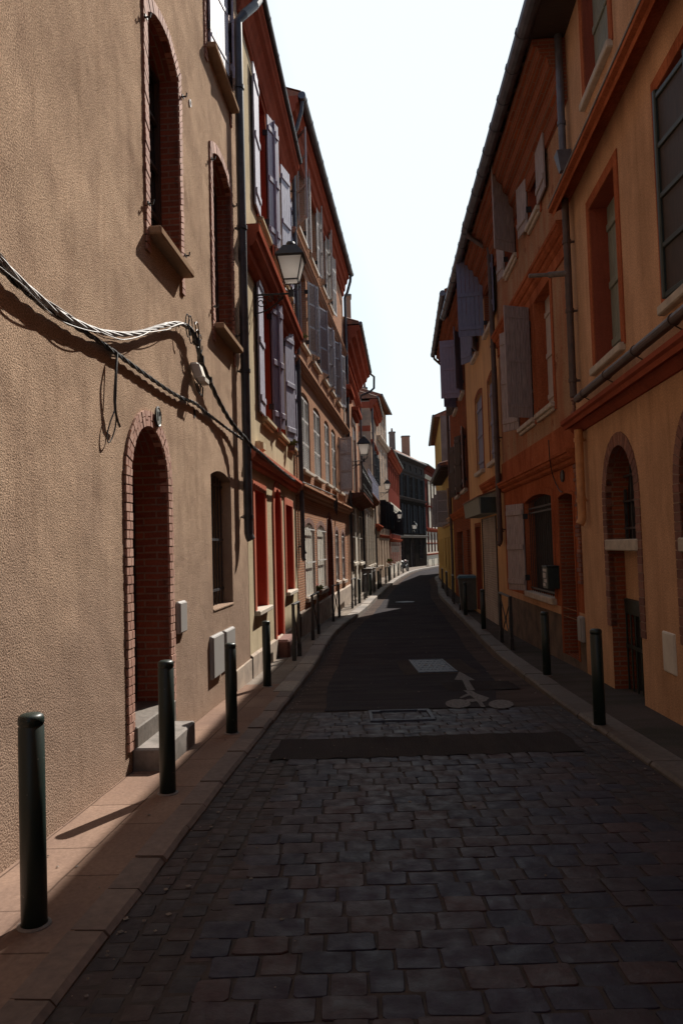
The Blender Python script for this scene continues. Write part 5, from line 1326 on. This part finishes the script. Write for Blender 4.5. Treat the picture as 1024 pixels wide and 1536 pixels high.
for k in range(5):
    ph = random.uniform(0, 6); q = [p+Vector((.02*math.sin(i*.13+ph), 0, .03*math.sin(i*.09+ph*2)-.012)) for i, p in enumerate(P[2:-10])]; m.tube(q, .0035, 5)
tag(m.build('cable_bundle', M['silver'], origin=P[0]), 'thick silver twisted cable sweeping across the roughcast wall', 'cable')
m = MB(); lowp = onF(FA, [(-60, 345, .035), (0, 402, .035), (40, 438, .035), (90, 475, .035), (132, 501, .035), (170, 527, .03), (210, 556, .03), (250, 584, .03), (272, 597, .03), (292, 605, .03), (312, 621, .03), (345, 646, .04), (368, 662, .10)])
P2 = cat_(lowp, 14); twisted(m, P2, 3, .0085, .011, .5)
tag(m.build('cable', M['cable'], origin=P2[0]), 'thin dark cables running below the silver cable down to the downpipe', 'cable')
m = MB(); P3 = cat_(onF(FA, [(278, 487, .06), (290, 500, .07), (297, 520, .08), (303, 545, .08), (316, 575, .08), (330, 605, .09), (348, 635, .1), (368, 658, .16)])+onF(FB, [(378, 670, .2), (392, 681, .2), (408, 695, .2), (424, 708, .2), (438, 719, .16), (447, 722, .1)])+onF(FC, [(462, 727, .12), (480, 734, .12), (500, 743, .1)]), 12)
twisted(m, P3, 3, .014, .014, .6)
for k in range(9):
    j = Vector((random.uniform(-.03, .03), random.uniform(-.03, .03), random.uniform(-.02, .02)))
    c0 = P3[int(4+k*2.5)]; w = random.uniform(.04, .09)
    m.tube([c0+j+FA.d*(w*math.cos(t*PI/6+k))+Vector((0, 0, w*1.5*math.sin(t*PI/6+k)))+FA.inn*(-.01) for t in range(10)], .006, 5)
for q in (20, 33, 34, 46): m.tube([P3[q]-Vector((0, 0, .03)), P3[q], P3[q]+Vector((0, 0, .03))], .036, 10)
tag(m.build('cable_bundle', M['cable'], origin=P3[0]), 'knotted black cable bundle dropping from the silver cable past the downpipe along the cream house', 'cable')
m = MB(); d_ = cat_(onF(FA, [(176, 530, .05), (174, 560, .06), (172, 600, .05), (175, 625, .05), (180, 640, .04)]), 8); m.tube(d_, .009, 6)
m.tube(cat_(onF(FA, [(176, 535, .05), (175, 570, .05), (173, 610, .05), (166, 632, .04), (161, 652, .03), (163, 664, .03), (169, 655, .03), (174, 635, .04), (174, 605, .05)]), 6), .0055, 5)
tag(m.build('loose_wire', M['cable'], origin=d_[0]), 'loose wire hanging in a loop from the dark cables left of the doorway', 'wire')
m = MB(); wv = cat_(onF(G2, [(822, 660, .18), (824, 690, .16), (829, 715, .05), (838, 735, .03), (843, 738, .03)]), 6); m.tube(wv, .008, 5)
tag(m.build('cable', M['cable'], origin=wv[0]), 'thin black cable sagging above the door of the worn red house', 'cable')
m = MB(); p0 = FC.world(*((lambda q: (q[0], -.15, q[1]))(FC.px(500, 743, .15))))
for k in range(5): m.tube([p0+Vector((.02*k, .03*k, 0)), p0+Vector((.02*k+.03, .05*k, -.15)), p0+Vector((.02*k, .04*k-.05, -.35-.06*k))], .012, 5)
tag(m.build('cable_knot', M['cable'], origin=p0), 'knot of cable ends hanging on the brick house above its arched door', 'cable')
# ------------------------------------------------------------------ bollards, barriers
def mk_bollard(h=.90):
    e = empty('bollard', (0, 0, 0)); m = MB(); r = .054
    m.lathe([(r, -.15), (r, h-.055), (r-.004, h-.052), (r-.004, h-.046), (r, h-.043), (r, h-.022), (r*.93, h-.008), (r*.7, h), (r*.2, h+.002)], 0, 0, 28)
    o = m.build('post', M['bollard'], e); 
    for p in o.data.polygons: p.use_smooth = len(p.vertices) == 4
    m = MB(); m.lathe([(r+.016, -.02), (r+.016, .006), (r+.002, .012), (r+.002, .0)], 0, 0, 24); m.build('base_ring', M['greystone'], e); return e
B0 = mk_bollard(); used = [False]
def bollard(x, y, label, lean=(0, 0), h=1, pos=None):
    p = gpx(x, y) if pos is None else pos
    o = B0 if not used[0] else copy_tree(B0); used[0] = True
    o.location = p; o.rotation_euler = (lean[0], lean[1], random.uniform(0, 3)); o.scale = (1, 1, h); tag(o, label, 'bollard', 'dark green bollards along the kerbs'); return o
bollard(52, 1388, 'dark green bollard nearest the camera in the bottom left corner', (0, -.012))
bollard(252, 1190, 'dark green bollard in front of the doorstep of the arched doorway')
bollard(348, 1100, 'dark green bollard in front of the two low meter boxes', h=.93)
bollard(401, 1030, 'dark green bollard in front of the cream house ground floor window', h=.95)
bollard(899, 1088, 'nearest dark green bollard on the right pavement, before the ochre wall', (0, .0), h=.98)
bollard(820, 1013, 'dark green bollard on the right pavement in front of the barred window', (0, -.01), h=.95)
bollard(725, 944, 'bollard on the right pavement in front of the roller shutter')
bollard(698, 923, 'bollard standing in front of the wheeled bin')
bollard(539, 905, 'bollard between two barriers at the balcony house', h=.95)
def mk_barrier(L=.75, h=.92):
    e = empty('barrier', (0, 0, 0))
    for s_ in (-1, 1):
        m = MB(); m.box(-.025, .025, s_*L/2-.025, s_*L/2+.025, -.1, h, .004); m.box(-.034, .034, s_*L/2-.034, s_*L/2+.034, -.01, .22, .006); m.build('post', M['iron'], e)
    m = MB(); m.box(-.03, .03, -L/2-.04, L/2+.04, h, h+.03, .008); m.build('top_rail', M['iron'], e)
    m = MB()
    for a in (-1, 1): m.tube([(0, a*(L/2-.02), .1), (0, -a*(L/2-.02), h-.05)], .011, 6)
    m.tube([(0, .045*math.cos(t*PI/6), .5+.045*math.sin(t*PI/6)) for t in range(13)], .011, 6)
    m.build('cross_brace', M['iron'], e); return e
K0 = mk_barrier(); usedk = [False]
def barrier(pn, pf, label):
    a, b = (gpx(*pn), gpx(*pf)) if not isinstance(pn, Vector) else (pn, pf)
    o = K0 if not usedk[0] else copy_tree(K0); usedk[0] = True
    mid = (a+b)/2; d = b-a; o.location = mid; o.rotation_euler = (0, 0, math.atan2(d.y, d.x)-PI/2); L = min(1.2, max(.5, d.xy.length)); o.scale = (1, L/.75, 1)
    o.location.z = gz(mid.y); tag(o, label, 'barrier', 'black cross-braced pavement barriers'); return o
barrier((441.5, 991), (449.5, 984), 'black cross-braced barrier in front of the red doorway, first on the left')
barrier((469.5, 960), (478, 951), 'black cross-braced barrier before the first cream-shuttered window of the brick house')
barrier((500, 932), (509, 926), 'black cross-braced barrier beside the arched door of the brick house')
barrier((528, 913), (533.5, 908), 'black cross-braced barrier at the near end of the balcony house')
barrier((768, 975), (751.5, 963), 'black cross-braced barrier on the right pavement before the roller shutter')
def along(fn, off, Y): return Vector((fn(Y)+off, Y, gz(Y)))
names = ['at the dark barred windows of the balcony house', 'at the far end of the balcony house', 'at the start of the terrace front', 'midway along the terrace front', 'at the far end of the terrace front', 'before the gabled house', 'before the black shuttered house', 'by the red brick house near the bend', 'furthest along the left pavement']
for k, Y in enumerate((28.6, 33.5, 38, 42.5, 47, 51.5, 56, 62, 68)):
    barrier(along(kl, -.35, Y-.45), along(kl, -.35, Y+.45), 'small distant black barrier '+names[k])
for k, Y in enumerate((30.8, 36.0, 45.0)):
    bollard(0, 0, 'distant bollard '+('between the barriers at the balcony house far end', 'in the gap by the stone cabinets', 'by the middle of the terrace front')[k], pos=along(kl, -.33, Y))
for k, (xn, yn, xf_, yf) in enumerate(((681.5, 908, 678, 901), (671.5, 896, 669, 891), (664.5, 884, 662.5, 881))):
    barrier((xn, yn), (xf_, yf), 'black barrier on the right pavement '+('just beyond the wheeled bin', 'second beyond the wheeled bin', 'furthest past the wheeled bin')[k])
for k, Y in enumerate((84, 88, 92, 96)):
    barrier(along(kl, -.5, Y-.6), along(kl, -.5, Y+.6), 'tiny barrier on the sunlit far pavement '+('under the lantern of the dark house', 'at the right end of the dark house', 'at the left end of the pilastered house', 'at the middle of the pilastered house')[k])
# ------------------------------------------------------------------ wheeled bin
p = gpx(697, 917); e = empty('wheeled_bin', (p.x+.14, p.y+.1, gz(p.y+.1)), -.12); tag(e, 'grey-green wheeled bin with a blue lid on the right pavement', 'bin')
m = MB(); w0, w1, d0, d1, hh = .23, .29, .24, .33, .98
m.poly([(-w0, -d0, .06), (w0, -d0, .06), (w0, d0, .06), (-w0, d0, .06), (-w1, -d1, hh), (w1, -d1, hh), (w1, d1, hh), (-w1, d1, hh)], [(0, 3, 2, 1), (0, 1, 5, 4), (1, 2, 6, 5), (2, 3, 7, 6), (3, 0, 4, 7)])
m.box(-w1-.02, w1+.02, -d1-.02, d1+.02, hh-.05, hh, .01); m.build('body', M['binbody'], e)
m = MB(); m.poly([(-w1-.03, -d1-.03, hh+.004), (w1+.03, -d1-.03, hh+.004), (w1+.03, d1+.03, hh+.004), (-w1-.03, d1+.03, hh+.004), (-w1+.03, -d1+.04, hh+.06), (w1-.03, -d1+.04, hh+.06), (w1-.03, d1-.03, hh+.075), (-w1+.03, d1-.03, hh+.075)], [(0, 3, 2, 1), (0, 1, 5, 4), (1, 2, 6, 5), (2, 3, 7, 6), (3, 0, 4, 7), (4, 5, 6, 7)]); m.build('lid', M['binlid'], e)
for s_ in (-1, 1):
    m = MB(); m.lathe([(.03, -.02), (.1, -.025), (.105, 0), (.1, .025), (.03, .02)], 0, 0, 16); m.xf(lambda p, s_=s_: (s_*.25+p.z, .22, .1+p.x*math.cos(0)) if 0 else (s_*.26+p.z, .24+p.x, .1+p.y)); m.build('wheel', M['iron'], e)
m = MB(); m.tube([(-.2, d1+.02, hh-.02), (-.2, d1+.08, hh), (.2, d1+.08, hh), (.2, d1+.02, hh-.02)], .014, 6); m.build('handle', M['binbody'], e)
# stone cabinets at the far pavement
for k, (Y, lb) in enumerate(((34.6, 'near one of two grey stone-like street cabinets against the terrace front'), (36.6, 'far one of two grey stone-like street cabinets against the terrace front'))):
    x = kl(Y)-.75; e = empty('street_cabinet', (x, Y, gz(Y)), -.1); tag(e, lb, 'cabinet')
    m = MB(); m.box(-.22, .22, -.35, .35, -.05, 1.0, .02); m.build('body', M['greystone'], e)
    m = MB(); m.box(-.25, .25, -.38, .38, 1.0, 1.06, .015); m.build('top', M['greystone'], e)
    m = MB(); m.box(.22, .232, -.31, -.01, .08, .94, .004); m.box(.22, .232, .01, .31, .08, .94, .004); m.build('door', M['greybox'], e)
# hanging shop sign on the red brick house
u, z = FF.px(585, 824); e = empty('hanging_sign', FF.world(u, 0, z), FF.rot); tag(e, 'small white hanging sign with a dark leaf mark in front of the red brick house', 'sign')
m = MB(); m.box(-.02, .02, -.75, -.12, -.24, .24, .01); m.build('board', M['white'], e)
m = MB(); m.poly([(-.023, -.50, -.06), (-.023, -.42, .0), (-.023, -.34, .10), (-.023, -.40, .05), (-.023, -.46, .03)], [(0, 1, 2, 3, 4)]); m.build('leaf_mark', M['darkgreen'], e)
m = MB(); m.tube([(0, 0, .27), (0, -.8, .27)], .015, 6); m.build('arm', M['iron'], e)
# parked motorcycle at the bend
def wheel(m, y, r=.3):
    m.tube([(0, y+r*math.cos(t*PI/10), r+r*math.sin(t*PI/10)) for t in range(21)], .055, 8, cap=False)
    for k in range(6): m.tube([(0, y, r), (0, y+r*.9*math.cos(k*PI/3), r+r*.9*math.sin(k*PI/3))], .012, 4)
Y = 69.0; e = empty('motorcycle', (kl(Y)-.75, Y, gz(Y)), -.45); tag(e, 'dark parked motorcycle on the pavement by the bend', 'motorcycle')
for y in (-.68, .68): m = MB(); wheel(m, y); m.build('wheel', M['iron'], e)
m = MB(); m.tube([(0, .68, .3), (0, .5, .75), (0, .4, 1.0)], .03, 8); m.tube([(-.32, .32, 1.02), (0, .42, .98), (.32, .32, 1.02)], .018, 6); m.build('fork', M['pipe'], e)
m = MB(); m.tube([(0, .45, .8), (0, .1, .78), (0, -.3, .62), (0, -.68, .3)], .035, 8); m.box(-.16, .16, -.22, .25, .25, .58, .05); m.build('engine', M['pipe'], e)
m = MB(); m.tube([(0, .35, .86), (0, .2, .93), (0, -.02, .9), (0, -.1, .8)], .14, 12, radii=[.06, .14, .14, .06]); m.build('tank', M['redwood'], e)
m = MB(); m.tube([(0, -.08, .82), (0, -.3, .84), (0, -.6, .88), (0, -.85, .9)], .1, 10, radii=[.06, .12, .12, .04]); m.build('seat', M['iron'], e)
m = MB(); m.tube([(0, .5, .92), (0, .6, .92)], .09, 12); m.build('headlight', M['greybox'], e)
# plants on sills
def tuft(label, F, x, y, out, s=1.0, flower=False):
    u, z = F.px(x, y, out); p = F.world(u, -out, z); e = empty('sill_plant', p, 0); tag(e, label, 'plant')
    m = MB(); m.lathe([(.05*s, -.08*s), (.065*s, 0), (.055*s, 0), (.05*s, -.02)], 0, 0, 12); m.build('pot', M['tile'], e)
    m = MB()
    for k in range(46):
        a = random.uniform(0, 2*PI); l = random.uniform(.08, .2)*s; tl = random.uniform(.3, 1.2); d = Vector((math.cos(a)*math.sin(tl), math.sin(a)*math.sin(tl), math.cos(tl))); sd = d.cross(Vector((0, 0, 1))).normalized()*.009*s
        q = d*l; dr_ = Vector((0, 0, -l*l*1.5)); m.poly([sd*-1, sd, q*.6+sd*.8, q+dr_, q*.6-sd*.8], [(0, 1, 2, 3, 4)])
    m.build('leaves', M['leaf'], e)
    if flower:
        m = MB()
        for k in range(7):
            c = Vector((random.uniform(-.1, .1), random.uniform(-.1, .1), random.uniform(.05, .2)))*s
            for j in range(5): a = j*2*PI/5; m.poly([c, c+Vector((math.cos(a)*.03, math.sin(a)*.03, .012)), c+Vector((math.cos(a+.9)*.03, math.sin(a+.9)*.03, .012))], [(0, 1, 2)])
        m.build('flowers', M['flower'], e)
tuft('spiky pale green plant on the last sill of the cream house', FB, 437, 669, .10, 1.3)
tuft('small green tuft on the second floor sill of the brick house nearest the lantern', FC, 452, 508, .08, 1.2)
tuft('small potted plant with red flowers on the second ground floor sill of the brick house', FC, 479, 885, .07, 1.2, True)
tuft('small leafy plant with red flowers low in front of the red brick house', FF, 584, 842, .3, 2.2, True)
# ------------------------------------------------------------------ light, sky, camera
el, az = math.radians(44.3), math.radians(27.5)
sd = Vector((math.sin(az)*math.cos(el), math.cos(az)*math.cos(el), math.sin(el)))
sl = bpy.data.lights.new('sun', 'SUN'); sl.energy = 5.0; sl.angle = math.radians(.53); sl.color = (1, .93, .84)
so = bpy.data.objects.new('sun', sl); C.objects.link(so); so.rotation_euler = sd.to_track_quat('Z', 'Y').to_euler(); so.location = sd*60
W = bpy.data.worlds.new('World'); bpy.context.scene.world = W; W.use_nodes = True; nt = W.node_tree
sk = nt.nodes.new('ShaderNodeTexSky'); sk.sky_type = 'NISHITA'; sk.sun_disc = False; sk.sun_elevation = el; sk.sun_rotation = az
sk.air_density = 1.0; sk.dust_density = 2.8; sk.ozone_density = 1.0
bg = nt.nodes['Background']; bg.inputs[1].default_value = .088; mxs = nt.nodes.new('ShaderNodeMix'); mxs.data_type = 'RGBA'; mxs.blend_type = 'MULTIPLY'; mxs.inputs[0].default_value = 1; mxs.inputs[7].default_value = (.95, 1.04, 1.01, 1); nt.links.new(sk.outputs[0], mxs.inputs[6]); mxd = nt.nodes.new('ShaderNodeMix'); mxd.data_type = 'RGBA'; mxd.blend_type = 'DARKEN'; mxd.inputs[0].default_value = 1; mxd.inputs[7].default_value = (7.4, 8.2, 8.6, 1); nt.links.new(mxs.outputs[2], mxd.inputs[6]); nt.links.new(mxd.outputs[2], bg.inputs[0])
cd = bpy.data.cameras.new('camera'); co = bpy.data.objects.new('camera', cd); C.objects.link(co)
cd.sensor_fit = 'VERTICAL'; cd.sensor_height = 36; cd.lens = 36*FPX/1536; cd.clip_start = .05; cd.clip_end = 3000
R = Matrix((cr, cu, -fw)).transposed().to_4x4(); co.matrix_world = Matrix.Translation(CAM) @ R
sc_ = bpy.context.scene; sc_.camera = co; sc_.render.resolution_x = 682; sc_.render.resolution_y = 1024
sc_.view_settings.view_transform = 'Standard'; sc_.view_settings.look = 'None'; sc_.view_settings.gamma = 1; sc_.view_settings.exposure = .56
